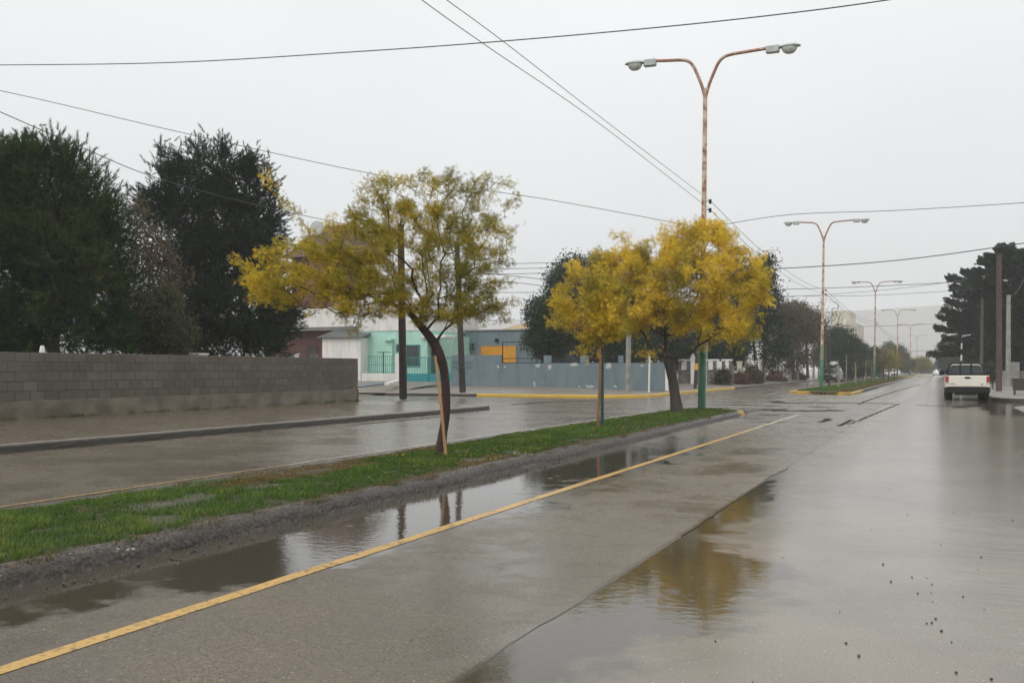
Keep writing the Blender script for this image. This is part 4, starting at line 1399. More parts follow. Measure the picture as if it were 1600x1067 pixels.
g1 = grass_field('grass', 95000, (-8.05, -5.64), (3.8, 12), zmed, .025, .075, .0027, dmed, 1.15)
tag(g1, kind='stuff')
g2 = grass_field('grass', 55000, (-8.05, -5.64), (12, 20), zmed, .03, .07, .004, dmed)
tag(g2, kind='stuff')
g3 = grass_field('grass', 30000, (-8.05, -5.64), (20, 32.8), zmed, .03, .065, .007, dmed)
tag(g3, kind='stuff')
g4 = grass_field('grass', 34000, (-7.95, -4.55), (60, 186), lambda x, y: 0.15 + 0 * x, .05, .11, .022, lambda x, y: ((y - 59.6) > (-x - 4.6) * 0.9) * 1.0, 1.6)
tag(g4, kind='stuff')

# aggregate stones standing out of the crumbling median kerb
n_ = 9000
yy_ = 3.6 + 29.0 * rng.random(n_) ** 1.7
oo_ = .12 * rng.random(n_) ** 1.2
zz_ = np.interp(oo_, [p[0] for p in big], [p[1] for p in big])
px_ = -5.62 - oo_
wv = np.array([mnoise.noise_vector(Vector((a, b, c)) * .9) for a, b, c in zip(px_, yy_, zz_)]) * .010 * 1.6 + np.array([mnoise.noise_vector(Vector((a, b, c)) * 3.2) for a, b, c in zip(px_, yy_, zz_)]) * .010
Pk = np.stack([px_, yy_, zz_], 1) + wv * np.array([1, 1, .7])
ov = np.array([(1, 0, 0), (-.9, .1, 0), (.1, .8, .1), (0, -.9, 0), (.1, 0, .7), (0, .1, -.7)])
of = np.array([(0, 2, 4), (2, 1, 4), (1, 3, 4), (3, 0, 4), (2, 0, 5), (1, 2, 5), (3, 1, 5), (0, 3, 5)])
st_ = scatter('kerb_stones', Pk, rng.normal(size=(n_, 3)), .006 + .013 * rng.random(n_) ** 2.2, rng.random(n_) ** 1.4, ov, of, M['aggregate'], None)
tag(st_, kind='stuff')

# ------------------------------------------------------------------ lamp posts
def lamp_post():
    o = thing('lamp_post', 'nearest rusty twin-armed street lamp with a green base rising through the golden tree', 'street lamp', (0, 0, 0), 'twin-armed street lamps along the median')
    Hh = 10.35
    MB().tube([(0, 0, 2.95), (0, 0, 5), (0, 0, 8), (0, 0, Hh)], [0.105, 0.088, 0.075, 0.068], 12).build('pole', M['rust'], o, True, True)
    MB().lathe((0, 0, 0), [(0, 2.0), (.118, 2.0), (.118, 2.9), (.125, 2.93), (.11, 2.99)], 14).build('pole_sleeve', M['pole_mid'], o, True, True)
    MB().lathe((0, 0, 0), [(.16, -.05), (.16, .02), (.128, .04), (.124, 1.99), (.11, 2.01)], 14).build('pole_base', M['pole_green'], o, True, True)
    for s in (-1, 1):
        L = 1.68 if s < 0 else 1.95
        pts = [(0.02 * s, 0, Hh - .25), (.12 * s, 0, Hh + .1), (.26 * s, 0, Hh + .45), (.40 * s, 0, Hh + .75), (.56 * s, 0, Hh + .92), (.8 * s, 0, Hh + .99), (1.2 * s, 0, Hh + 1.02), (L * s, 0, Hh + 1.06)]
        pts = smooth_path(pts, 3)
        MB().tube(pts, [.052] * len(pts), 9).build('arm', M['rusty_arm'], o, True, True)
        head = MB()
        x0 = L * s - .05 * s
        zc = Hh + 1.06
        head.cbox(min(x0, x0 + .42 * s), max(x0, x0 + .42 * s), -.09, .09, zc - .17, zc + .07, .03)
        # hood
        rings = []
        for u, w, h in [(0, .08, .05), (.12, .15, .08), (.3, .19, .10), (.5, .18, .09), (.62, .12, .06), (.68, .04, .02)]:
            xx = x0 + (.38 + u) * s
            rings.append([(xx, w * math.cos(a), zc - .02 + max(0, math.sin(a)) * h + (0 if math.sin(a) > 0 else math.sin(a) * .02)) for a in [2 * PI * k / 10 for k in range(10)]])
        head.loft(rings)
        hd = head.build('lamp_head', M['alu'], o, True, True)
        le = MB()
        rings = []
        for w, z in [(.20, 0), (.19, -.07), (.15, -.15), (.09, -.20), (.02, -.215)]:
            rings.append([(x0 + .72 * s + w * 1.25 * math.cos(a), w * math.sin(a) * .85, zc - .035 + z) for a in [2 * PI * k / 14 for k in range(14)]])
        le.loft(rings)
        le.build('lens', M['lens'], hd, True, True)
    for zz_ in (6.70, 6.42):
        ins = MB()
        ins.obox((0, 0, zz_), (.2, 0, zz_ + .02), .02, .02)
        ins.lathe((.2, 0, zz_ - .07), [(0, 0), (.045, .0), (.05, .04), (.03, .06), (.05, .09), (.045, .13), (0, .14)], 10)
        ins.build('insulator', M['black'], o, True, True)
    return o


lp0 = lamp_post()
LY = [32.0, 71.0, 122.0, 181.0, 240.0, 320.0]
LX = [-7.0, -7.3, -6.7, -6.3, -5.6, -5.6]
lbl = [None, 'second rusty twin-armed street lamp, by the yellow kerb end of the far median', 'third twin-armed street lamp down the median, smaller, with green lower pole', 'fourth twin-armed street lamp, hazy, beside the far median trees', 'fifth street lamp far away in the haze', 'farthest street lamp, a faint twin-armed shape in the haze']
lean = [0.012, 0.015, 0.012, 0.008, 0.005, 0.0]
lamps = []
for i in range(6):
    o = lp0 if i == 0 else dup(lp0, None, None, lbl[i])
    o.location = (LX[i], LY[i], 0.14)
    o.rotation_euler = (0, lean[i], 0)
    lamps.append(o)


# ------------------------------------------------------------------ poles
def pole(name, label, base, top, r0, r1, m, cat='pole', group=None, cross=None, n=10):
    o = thing(name, label, cat, base, group)
    b, t_ = np.array(base), np.array(top)
    MB().tube([b + (t_ - b) * k / 5 for k in range(6)], [r0 + (r1 - r0) * k / 5 for k in range(6)], n).build('pole_shaft', m, o, True)
    cp_ = MB().lathe(t_, [(r1 * 1.15, -.05), (r1 * 1.15, .03), (0.0, .05)], n)
    cp_.build('pole_cap', M['black'] if m is not M['conc_pole'] else m, o, True)
    if cross:
        z, ln, ax = cross
        c = b + (t_ - b) * ((z - b[2]) / (t_[2] - b[2]))
        d = np.array(ax) * ln / 2
        cm = MB().obox(c - d + np.array([0, -.12, 0]), c + d + np.array([0, -.12, 0]), .09, .11)
        cb = cm.build('crossarm', M['wood_pole'], o)
        for s in (-.9, -.35, .35, .9):
            q = c + d * s + np.array([0, -.12, .05])
            MB().lathe(q, [(.015, 0), (.015, .1), (.045, .1), (.05, .16), (.02, .2), (0, .21)], 8).build('insulator', M['alu'], cb, True)
    return o


UP = 'utility poles on the left side'
pA = gnd(630, 622, .08)
pole('utility_pole', 'thick dark wooden pole behind the nearest tree, in front of the mint house', pA, at(626, 352, t=44.5), .19, .15, M['wood_pole'], group=UP)
pBb = at(723, 610, t=50.5)
pBb[2] = .28
pole('utility_pole', 'thinner dark leaning pole with a wire basket in front of the blue wall', pBb, at(714, 380, t=50.5), .17, .13, M['wood_pole'], group=UP)
c = at(723, 575, t=50.2)
o = thing('wire_basket', 'open wire rubbish basket mounted on the dark pole by the blue wall', 'basket', c)
mb = MB()
w_, d_, h_ = .48, .26, .32
for z in (0, h_):
    q = [c + RV * sx * w_ + FV * sy * d_ + np.array([0, 0, z]) - FV * .28 for sx, sy in ((-1, -1), (1, -1), (1, 1), (-1, 1))]
    for k in range(4):
        mb.tube([q[k], q[(k + 1) % 4]], .014, 5)
mb.build('basket_rim', M['green_metal'], o)
mb = MB()
for k in range(11):
    u = -1 + 2 * k / 10
    for sy in (-1, 1):
        p_ = c + RV * u * w_ + FV * sy * d_ - FV * .28
        mb.tube([p_, p_ + np.array([0, 0, h_])], .006, 4)
for k in range(8):
    u = -1 + 2 * k / 7
    p_ = c + RV * u * w_ - FV * .28
    mb.tube([p_ - FV * d_, p_ + FV * d_], .006, 4)
mb.build('basket_wires', M['green_metal'], o)
mb = MB()
for s in (-1, 1):
    mb.tube([c + RV * s * .3 - FV * .28, c + np.array([0, 0, -.5]) - FV * .12], .012, 5)
mb.build('bracket', M['green_metal'], o)

cpb = at(981, 612, t=55); cpb[2] = .2
pole('concrete_pole', 'pale concrete pole in front of the blue wall, seen through the golden trees', cpb, at(984, 400, t=55), .16, .11, M['conc_pole'], group=UP)
b_ = at(1014, 613, t=54); b_[2] = .2
o = pole('sign_post', 'slim white post on the corner by the yellow kerb', b_, at(1015, 553, t=54), .055, .05, M['white'])
b_ = at(1086, 607, t=66); b_[2] = .15
o = pole('utility_pole', 'short dark wooden post with an orange plate beside the green lamp base', b_, at(1089, 545, t=66), .11, .10, M['wood_pole'], group=UP)
c = at(1090, 573, t=65.7)
MB().box(c[0] - .18, c[0] + .18, c[1] - .05, c[1] - .02, c[2] - .22, c[2] + .22).build('sign_plate', M['orange'], o)
b_ = at(1104, 607, t=68); b_[2] = .15
pole('sign_post', 'thin pale metal post just right of the green lamp base', b_, at(1105, 530, t=68), .035, .03, M['alu'])
b_ = at(1193, 598, t=100); b_[2] = .2
pole('concrete_pole', 'tall pale concrete pole at the right edge of the broad golden tree', b_, at(1197, 462, t=100), .20, .13, M['conc_pole'], group=UP)
b_ = at(1246, 596, t=112); b_[2] = .2
pole('concrete_pole', 'concrete pole with dark cap left of the second lamp post', b_, at(1247, 499, t=112), .19, .14, M['conc_pole'], group=UP)
b_ = at(1236, 592, t=120); b_[2] = .2
pole('utility_pole', 'dark wooden pole close behind the concrete pole left of the second lamp', b_, at(1236, 492, t=120), .15, .12, M['wood_pole'], group=UP)
b_ = at(1271, 592, t=128); b_[2] = .2
pole('concrete_pole', 'short grey pole beside the white trailer', b_, at(1272, 545, t=128), .15, .12, M['conc_pole'], group=UP)
b_ = at(1279, 592, t=126); b_[2] = .2
pole('utility_pole', 'thin green painted pole just left of the second lamp post', b_, at(1280, 536, t=126), .10, .09, M['pole_green'], group=UP)
UR = 'utility poles on the right side'
b_ = at(1561, 612, t=59); b_[2] = .15
pole('utility_pole', 'tall weathered brown wooden pole beside the pickup truck', b_, at(1561, 396, t=59), .17, .13, M['wood_pole2'], group=UR)
b_ = at(1575, 604, t=75); b_[2] = .17
pole('concrete_pole', 'pale concrete pole right of the wooden pole with a drooping service cable', b_, at(1576, 462, t=75), .19, .14, M['conc_pole'], group=UR)
b_ = at(1554, 596, t=98); b_[2] = .2
pole('concrete_pole', 'slender grey concrete pole behind the wooden pole', b_, at(1556, 485, t=98), .17, .12, M['conc_pole'], group=UR)
b_ = at(1533, 596, t=82); b_[2] = .2
pole('utility_pole', 'brown pole standing in front of the dark cypress behind the pickup', b_, at(1535, 466, t=82), .14, .11, M['wood_pole2'], group=UR)
# black and white banded post with bent arm
b_ = at(1501, 592, t=88); b_[2] = .15
tp = at(1503, 527, t=88)
o = thing('banded_post', 'black and white banded post with a bent arm behind the pickup roof', 'post', b_)
for k in range(8):
    a_, c_ = b_ + (tp - b_) * k / 8, b_ + (tp - b_) * (k + 1) / 8
    MB().tube([a_, c_], .07, 8).build('band', M['white'] if k % 2 == 0 else M['black'], o, True)
MB().tube([tp, tp + np.array([.12, 0, .12]), tp + np.array([.7, 0, .22])], .05, 7).build('arm', M['alu'], o, True)

# ------------------------------------------------------------------ overhead cables
WG = 'overhead cables'


def cable(label, pts, r, n=6):
    path = smooth_path(pts, 8)
    o = MB().tube(path, r, n).build('overhead_cable', M['cable'], None, True)
    return tag(o, label, 'cable', WG)


def lpt(i, x, z):
    o = lamps[i]
    a = o.rotation_euler[1]
    return np.array([o.location[0] + x * math.cos(a) + z * math.sin(a), o.location[1], o.location[2] + z * math.cos(a) - x * math.sin(a)])


cable('thick twisted cable sagging across the top of the view from left to upper right', [at(x, y, Y=22) for x, y in [(-260, 103), (0, 102), (270, 98), (560, 81), (770, 66), (1000, 46), (1200, 25), (1390, 0), (1680, -48)]], .0135)
l1 = lpt(0, 0, 5.85)
end = at(-160, 118, t=26)
cable('cable running from the left edge to the first lamp post', [at(x, y, line=((l1[0], l1[1]), (end[0], end[1]))) for x, y in [(-160, 118), (0, 142), (300, 211), (600, 275), (850, 311)]] + [l1], .009)
cable('cable running right from the first lamp post to the right edge', [l1] + [at(x, y, line=((l1[0], l1[1]), (6, 33))) for x, y in [(1230, 336), (1400, 329), (1600, 317), (1750, 306)]], .010)
e2 = at(-150, 118, t=24)
pAt = at(627, 368, t=44.5)
cable('dark cable dropping from the left edge in front of the black pine', [at(x, y, line=((pAt[0], pAt[1]), (e2[0], e2[1]))) for x, y in [(-150, 108), (0, 175), (120, 227), (245, 278), (420, 325)]] + [pAt], .012)
for j, (zz_, p0, nm) in enumerate([(6.72, [(430, -210), (660, -28), (790, 68), (960, 200)], 'upper'), (6.44, [(400, -200), (640, -14), (760, 72), (940, 196)], 'lower')]):
    st = lpt(0, .2, zz_)
    cable('%s of the two parallel wires coming over the camera to the first lamp post' % nm, [at(x, y, X=float(st[0])) for x, y in p0] + [st], .0065)
    for i in range(3):
        a_, b_ = lpt(i, .2, zz_), lpt(i + 1, .2, zz_)
        mid = (a_ + b_) / 2 - np.array([0, 0, .55])
        cable('%s median wire between the %s and %s lamp posts' % (nm, ['first', 'second', 'third'][i], ['second', 'third', 'fourth'][i]), [a_, (a_ + mid) / 2 - np.array([0, 0, .14]), mid, (b_ + mid) / 2 - np.array([0, 0, .14]), b_], .0085 + .003 * i)
cable('thick dark cable crossing the road above the second lamp post', [at(x, y, Y=58) for x, y in [(985, 425), (1100, 422), (1210, 420), (1400, 407), (1600, 380), (1780, 350)]], .027)
cable('dark cable crossing the road at the second lamp neck', [at(x, y, Y=103) for x, y in [(1000, 458), (1196, 453), (1350, 448), (1490, 441), (1580, 434), (1700, 424)]], .032)
cable('thin cable rising to the right just below the dark crossing cable', [at(x, y, Y=106) for x, y in [(1196, 466), (1350, 456), (1460, 444), (1540, 432)]], .022)
cable('thin faint cable crossing the road below the others', [at(x, y, Y=110) for x, y in [(1000, 466), (1197, 463), (1350, 462), (1480, 455), (1560, 449)]], .022)
for lab, p in [('topmost of the thin wires left of the dark green trees', [(716, 413), (800, 412), (890, 410), (984, 407)]),
               ('second highest of the thin wires left of the dark green trees', [(716, 421), (800, 420), (885, 418), (984, 416)]),
               ('third of the thin wires left of the dark green trees', [(716, 429), (800, 428), (880, 426), (984, 424)]),
               ('sloping wire under the three level wires above the blue house', [(716, 424), (800, 431), (870, 439), (984, 450)]),
               ('lower sloping wire above the blue house', [(716, 434), (800, 441), (870, 449), (984, 460)]),
               ('lowest dark level wire above the blue house', [(716, 457), (800, 457), (870, 457), (984, 458)])]:
    cable(lab, [at(x, y, line=((pBb[0], pBb[1]), (cpb[0], cpb[1]))) for x, y in p], .016)
cable('faint far wire across the road in front of the cream building', [at(x, y, Y=170) for x, y in [(1255, 509), (1340, 510), (1420, 508), (1500, 503), (1560, 498)]], .03)
cable('faint lowest far wire across the hazy road', [at(x, y, Y=230) for x, y in [(1330, 549), (1400, 549), (1470, 547), (1540, 543)]], .035)
cable('service cable hanging from the right edge to the pale concrete pole', [at(x, y, t=75) for x, y in [(1576, 464), (1585, 460), (1594, 448), (1604, 428), (1620, 395)]], .03)

# ------------------------------------------------------------------ vehicles
def wheel(parent, x, y, r, w, side):
    wh = thing_child('wheel', parent, (x, y, r))
    MB().lathe((-w / 2, 0, 0), [(r * .6, 0), (r * .92, 0), (r, w * .12), (r, w * .88), (r * .92, w), (r * .6, w)], 20, 'x').build('tyre', M['rubber'], wh, True, True)
    MB().lathe((-w / 2 + .01, 0, 0), [(0, w * .12), (r * .25, w * .08), (r * .55, .02), (r * .6, 0), (r * .6, w - .02), (r * .55, w - .04), (r * .25, w * .9), (0, w * .86)], 16, 'x').build('rim', M['chrome'], wh, True, True)


def thing_child(name, parent, loc):
    o = bpy.data.objects.new(name, None)
    COL.objects.link(o)
    o.parent = parent
    o.location = loc
    return o


def section(y, z0, z1, w0, w1, rb=.06, rt=.06):
    """rounded cross-section ring at length y"""
    return [(-w0 + rb, y, z0), (w0 - rb, y, z0), (w0, y, z0 + rb), (w0 * .5 + w1 * .5 + .01, y, (z0 + z1) / 2), (w1, y, z1 - rt), (w1 - rt, y, z1), (-w1 + rt, y, z1), (-w1, y, z1 - rt), (-w0 * .5 - w1 * .5 - .01, y, (z0 + z1) / 2), (-w0, y, z0 + rb)]


def pickup(x, y, label):
    o = thing('pickup_truck', label, 'pickup truck', (x, y, 0), None, math.radians(0.6))
    W2 = .93
    # bed sides and floor, local: rear at y=0, front at y=5.3
    b = MB()
    for s in (-1, 1):
        rings = []
        for yy_ in (0.05, 0.5, 1.0, 1.9, 2.25):
            cut = .62 if yy_ in (0.05, 2.25) else .60
            x0, x1 = s * W2, s * (W2 - .09)
            rings.append([(x0 - s * .03, yy_, .56), (x0, yy_, .66), (x0, yy_, 1.10), (x0 - s * .03, yy_, 1.17), (x1, yy_, 1.17), (x1, yy_, .56)])
        b.loft(rings)
        # flared arch
        for k in range(12):
            a0, a1 = PI * k / 12, PI * (k + 1) / 12
            c0, c1 = (1.15 + .50 * math.cos(a0), .40 + .50 * math.sin(a0)), (1.15 + .50 * math.cos(a1), .40 + .50 * math.sin(a1))
            d0, d1 = (1.15 + .44 * math.cos(a0), .40 + .44 * math.sin(a0)), (1.15 + .44 * math.cos(a1), .40 + .44 * math.sin(a1))
            xs = s * (W2 + .022)
            b.quad((xs, *c0), (xs, *c1), (xs, *d1), (xs, *d0))
    b.box(-W2 + .09, W2 - .09, .06, 2.25, .62, .66)
    b.box(-W2 + .09, W2 - .09, 2.2, 2.26, .66, 1.14)
    b.build('bed', M['car_white'], o, True, True)
    tg = MB().cbox(-W2 + .145, W2 - .145, -.02, .05, .65, 1.165, .018)
    tg = tg.build('tailgate', M['car_white'], o, False, True)
    hb = MB()
    rings = []
    for yy_, k in ((-.034, .9), (-.021, 1)):
        rings.append([(.145 * k * math.cos(a) * (1 if abs(math.cos(a)) < .9 else 1), yy_, 1.05 + .06 * k * math.sin(a) * (1 if math.sin(a) > 0 else .55)) for a in [2 * PI * j / 14 for j in range(14)]])
    hb.loft(rings)
    hb.build('tailgate_handle', M['black'], tg, False, True)
    MB().box(-.72, -.52, -.026, -.0205, .775, .80).build('badge', M['black'], tg, False, True)
    MB().box(.55, .66, -.026, -.0205, .75, .785).build('badge', M['black'], tg, False, True)
    for s in (-1, 1):
        xa, xb = sorted((s * (W2 - .135), s * (W2 + .005)))
        MB().cbox(xa, xb, -.03, .12, .79, 1.13, .02).build('tail_light', M['lamp_red'], o, False, True)
        xa, xb = sorted((s * (W2 - .12), s * (W2 - .02)))
        MB().box(xa, xb, -.034, -.031, .80, .86).build('reverse_light', M['lamp_clear'], o, False, True)
        xa, xb = sorted((s * (W2 - .14), s * (W2 - .002)))
        MB().box(xa, xb, 0.0, .05, .56, .785).build('rear_corner', M['car_white'], o, False, True)
    bp = MB().cbox(-W2 - .01, W2 + .01, -.16, .1, .36, .645, .03)
    bp.box(-.55, .35, -.1, .1, .26, .365)
    bp.build('rear_bumper', M['black'], o, False, True)
    MB().box(-.16, .16, -.166, -.161, .47, .56).build('number_plate', M['black'], o, False, True)
    un = MB()
    un.box(-.45, .45, .3, 4.6, .32, .58)
    un.tube([(-.7, 1.15, .38), (.7, 1.15, .38)], .06, 8)
    un.lathe((-.14, 1.15, .38), [(0, 0), (.14, .02), (.16, .14), (.14, .26), (0, .28)], 10, 'x')
    un.build('chassis', M['black'], o, False, True)
    for s in (-1, 1):
        MB().box(s * .80 - .13, s * .80 + .13, .55, .57, .16, .60).build('mudflap', M['rubber'], o, False, True)
        for yy_ in (1.15, 4.35):
            wheel(o, s * .77, yy_, .37, .30, s)
    # cab
    cab = MB()
    cab.loft([section(yy_, .5, zt, W2 - .02, W2 - .03) for yy_, zt in ((2.3, 1.18), (2.6, 1.20), (4.0, 1.19))])
    cab.loft([section(yy_, z0, zt, W2 - .02, W2 - .06, .06, .1) for yy_, z0, zt in ((4.0, .5, 1.17), (4.6, .78, 1.14), (5.2, .5, 1.05), (5.42, .5, .95))])
    cab.loft([section(2.32, 1.17, 1.66, .88, .68, .02, .08), section(2.42, 1.17, 1.74, .88, .66, .02, .09), section(3.0, 1.17, 1.77, .88, .68, .02, .09), section(3.5, 1.17, 1.74, .88, .66, .02, .09), section(4.05, 1.17, 1.22, .88, .78, .02, .02)])
    cab.build('cab', M['car_white'], o, True, True)
    rw = MB()
    rw.add([(-.80, 2.312, 1.22), (.80, 2.312, 1.22), (.80, 2.308, 1.28), (.64, 2.312, 1.63), (.56, 2.318, 1.66), (-.56, 2.318, 1.66), (-.64, 2.312, 1.63), (-.80, 2.308, 1.28)], [tuple(range(7, -1, -1))])
    rw.build('rear_window', M['car_glass'], o, False, True)
    for s in (-1, 1):
        sw = MB()
        sw.quad((s * .885, 2.5, 1.2), (s * .885, 3.85, 1.2), (s * .735, 3.5, 1.66), (s * .735, 2.55, 1.66))
        sw.build('side_window', M['car_glass'], o, False, True)
        MB().cbox(min(s * .93, s * 1.16), max(s * .93, s * 1.16), 3.55, 3.68, 1.17, 1.40, .03).build('mirror', M['black'], o, False, True)
    # rack behind the cab
    rk = MB()
    outl = [(-.86, 2.2, 1.15), (-.84, 2.2, 1.3), (-.70, 2.2, 1.66), (-.58, 2.2, 1.74), (.58, 2.2, 1.74), (.70, 2.2, 1.66), (.84, 2.2, 1.3), (.86, 2.2, 1.15)]
    rk.tube(outl, .05, 8)
    for xx in (-.24, .24):
        rk.tube([(xx, 2.2, 1.15), (xx, 2.2, 1.74)], .034, 7)
    rk.tube([(-.85, 2.2, 1.21), (.85, 2.2, 1.21)], .05, 7)
    rk.build('cab_guard', M['black'], o, True, True)
    # dark seat backs and headrests seen through the glass
    return o


pickup(1.27, 50.6, 'white pickup truck seen from behind, parked by the right kerb')


def car(label, loc, rot, paint, suv=False, front=True, load=None, group=None):
    o = thing('parked_car' if not load else 'suv', label, 'car', loc, group, rot)
    k = 1.18 if suv else 1.0
    zb, zr = (.98 * k, 1.46 * k) if not suv else (1.08, 1.80)
    L = 2.1 if not suv else 2.25
    W2 = .85 if not suv else .92
    bd = MB()
    bd.loft([section(-L, .35, zb * .74, W2 * .86, W2 * .8), section(-L + .15, .26, zb * .86, W2 * .97, W2 * .92), section(-L + .9, .24, zb * .97, W2, W2 * .96), section(.3, .24, zb, W2, W2 * .97), section(L - .5, .24, zb * .98, W2, W2 * .95), section(L - .08, .28, zb * .92, W2 * .96, W2 * .88), section(L, .38, zb * .8, W2 * .88, W2 * .8)])
    bd.loft([section(-L + 1.0, zb - .06, zb, W2 * .9, W2 * .86, .02, .02), section(-L + 1.75, zb - .06, zr - .02, W2 * .92, W2 * .70, .02, .1), section(-.1, zb - .06, zr, W2 * .92, W2 * .70, .02, .1), section(L - 1.0 + (.5 if suv else 0), zb - .06, zr - .06, W2 * .92, W2 * .68, .02, .1), section(L - .35 + (.2 if suv else 0), zb - .06, zb + .04, W2 * .9, W2 * .8, .02, .02)])
    bd.build('body', paint, o, True, True)
    ws = MB()
    y0, y1 = -L + 1.03, -L + 1.70
    ws.quad((-W2 * .80, y0 - .02, zb + .03), (W2 * .80, y0 - .02, zb + .03), (W2 * .64, y1 - .05, zr - .08), (-W2 * .64, y1 - .05, zr - .08))
    ws.build('windscreen', M['car_glass'], o, False, True)
    for s in (-1, 1):
        MB().quad((s * (W2 * .925), -L + 1.5, zb + .02), (s * (W2 * .925), L - .85, zb + .02), (s * W2 * .74, L - 1.1, zr - .12), (s * W2 * .74, -L + 1.9, zr - .12)).build('side_window', M['car_glass'], o, False, True)
        MB().cbox(min(s * W2 * .55, s * W2 * .88), max(s * W2 * .55, s * W2 * .88), -L - .03, -L + .15, zb * .58, zb * .74, .03).build('headlight', M['lamp_clear'], o, False, True)
        MB().cbox(min(s * W2 * .98, s * (W2 + .16)), max(s * W2 * .98, s * (W2 + .16)), -L + 1.35, -L + 1.45, zb, zb + .14, .02).build('mirror', paint, o, False, True)
        for yy_ in (-L + .8, L - .8):
            wheel(o, s * (W2 - .11), yy_, .33 * (1.12 if suv else 1), .22, s)
    MB().cbox(-W2 * .9, W2 * .9, -L - .06, -L + .1, .28, .46, .03).build('bumper', M['black'], o, False, True)
    MB().cbox(-W2 * .5, W2 * .5, -L - .02, -L + .1, zb * .56, zb * .70, .02).build('grille', M['black'], o, False, True)
    return o


cS = gnd(1297, 597.5)
s_ = car('dark grey off-road car with a load on its roof, beside the second lamp post', (cS[0], cS[1] + 2.3, 0), math.radians(-6), M['car_dark'], suv=True, load=True)
ld = MB()
ld.tube([(-.62, -.6, 1.86), (-.62, 1.2, 1.86)], .03, 6); ld.tube([(.62, -.6, 1.86), (.62, 1.2, 1.86)], .03, 6)
ld.build('roof_rack', M['black'], s_, False, True)
c0 = np.array(s_.location)
mb = MB(); rings = []
for u, w_, h_ in ((-.7, .2, .1), (-.5, .42, .26), (.2, .46, .32), (.8, .36, .22), (1.0, .15, .08)):
    rings.append([(c0[0] + .15 + w_ * math.cos(a), c0[1] + u, 1.90 + .0 + h_ * .75 + h_ * .75 * math.sin(a)) for a in [2 * PI * k / 9 for k in range(9)]])
mb.loft(rings)
tag(mb.build('roof_load', M['car_white2'], None, True), 'pale wrapped bundle tied on the roof of the dark grey car', 'bundle')
CG = 'white cars along the far road'
c1 = gnd(1382, 590.5)
car('white car parked behind the third lamp post on the left carriageway, the nearer one', (c1[0], c1[1] + 2, 0), math.radians(-4), M['car_white2'], group=CG)
c1 = gnd(1398, 589)
car('white car farther back on the left carriageway, right of the third lamp post', (c1[0], c1[1] + 2, 0), math.radians(-4), M['car_white2'], group=CG)
c1 = gnd(1466, 587)
car('small white car far away on the right carriageway, left of the pickup', (c1[0] - .2, c1[1], 0), math.radians(180), M['car_white2'], group=CG)

# white trailer by the left verge
b_ = gnd(1269, 593, .1)
o = thing('trailer', 'low white rounded trailer on the left verge behind the thin green pole', 'trailer', (b_[0], b_[1] + 1, .05), None, math.radians(20))
MB().loft([section(yy_, .5, zt, 1.0, .86, .1, .25) for yy_, zt in ((-1.4, 1.3), (-1.2, 1.6), (1.0, 1.65), (1.3, 1.4))]).build('trailer_body', M['car_white2'], o, True, True)
for s in (-1, 1):
    wheel(o, s * .85, 0, .33, .2, s)
MB().obox((0, 1.3, .45), (0, 2.4, .45), .1, .1).build('tow_bar', M['black'], o, False, True)
b_ = gnd(1322, 590, .1)
o = thing('trailer', 'pale low trailer behind the dark grey car on the left verge', 'trailer', (b_[0], b_[1] + 1, .05), None, math.radians(15))
MB().loft([section(yy_, .5, zt, 1.0, .9, .1, .2) for yy_, zt in ((-1.6, 1.2), (-1.3, 1.5), (1.0, 1.5), (1.4, 1.2))]).build('trailer_body', M['white'], o, True, True)
for s in (-1, 1):
    wheel(o, s * .85, 0, .33, .2, s)

# raised rubbish container at the right edge
b_ = gnd(1584, 617, .15)
o = thing('rubbish_bin', 'dark brown rubbish container on short legs at the right edge of the sidewalk', 'bin', (b_[0], b_[1], .16))
mb = MB()
mb.loft([[(0, 0, .22), (1.25, 0, .22), (1.25, .7, .22), (0, .7, .22)], [(-.05, -.04, .78), (1.3, -.04, .78), (1.3, .74, .78), (-.05, .74, .78)]])
mb.build('bin_body', M['bin'], o, False, True)
MB().cbox(-.08, 1.33, -.07, .77, .785, .83, .015).build('bin_rim', M['bin'], o, False, True)
for xx in (.06, 1.18):
    for yy_ in (.06, .62):
        MB().box(xx - .035, xx + .035, yy_ - .035, yy_ + .035, 0, .215).build('leg', M['bin'], o, False, True)

# ------------------------------------------------------------------ buildings on the far left corner
def wallbox(mb, x0, x1, z0, z1, y, d):
    mb.box(x0, x1, y, y + d, z0, z1)


def XZ(px, py, Y):
    p = at(px, py, Y=Y)
    return p[0], p[2]


def rect(px0, py0, px1, py1, Y):
    x0, z1 = XZ(px0, py0, Y)
    x1, _ = XZ(px1, py0, Y)
    _, z0 = XZ((px0 + px1) / 2, py1, Y)
    return x0, x1, z0, z1


GZ = .5
# --- mint house
HYY = 60.0
x0, x1, _, _ = rect(561, 510, 662, 590, HYY)
o = thing('mint_house', 'mint green single storey house with white upper wall behind a teal gate', 'house', ((x0 + x1) / 2, HYY, GZ))
_, _, zt, _ = rect(600, 480, 610, 517, HYY)
MB().box(x0, x1, HYY, HYY + 8, GZ, zt).build('wall', M['mint'], o)
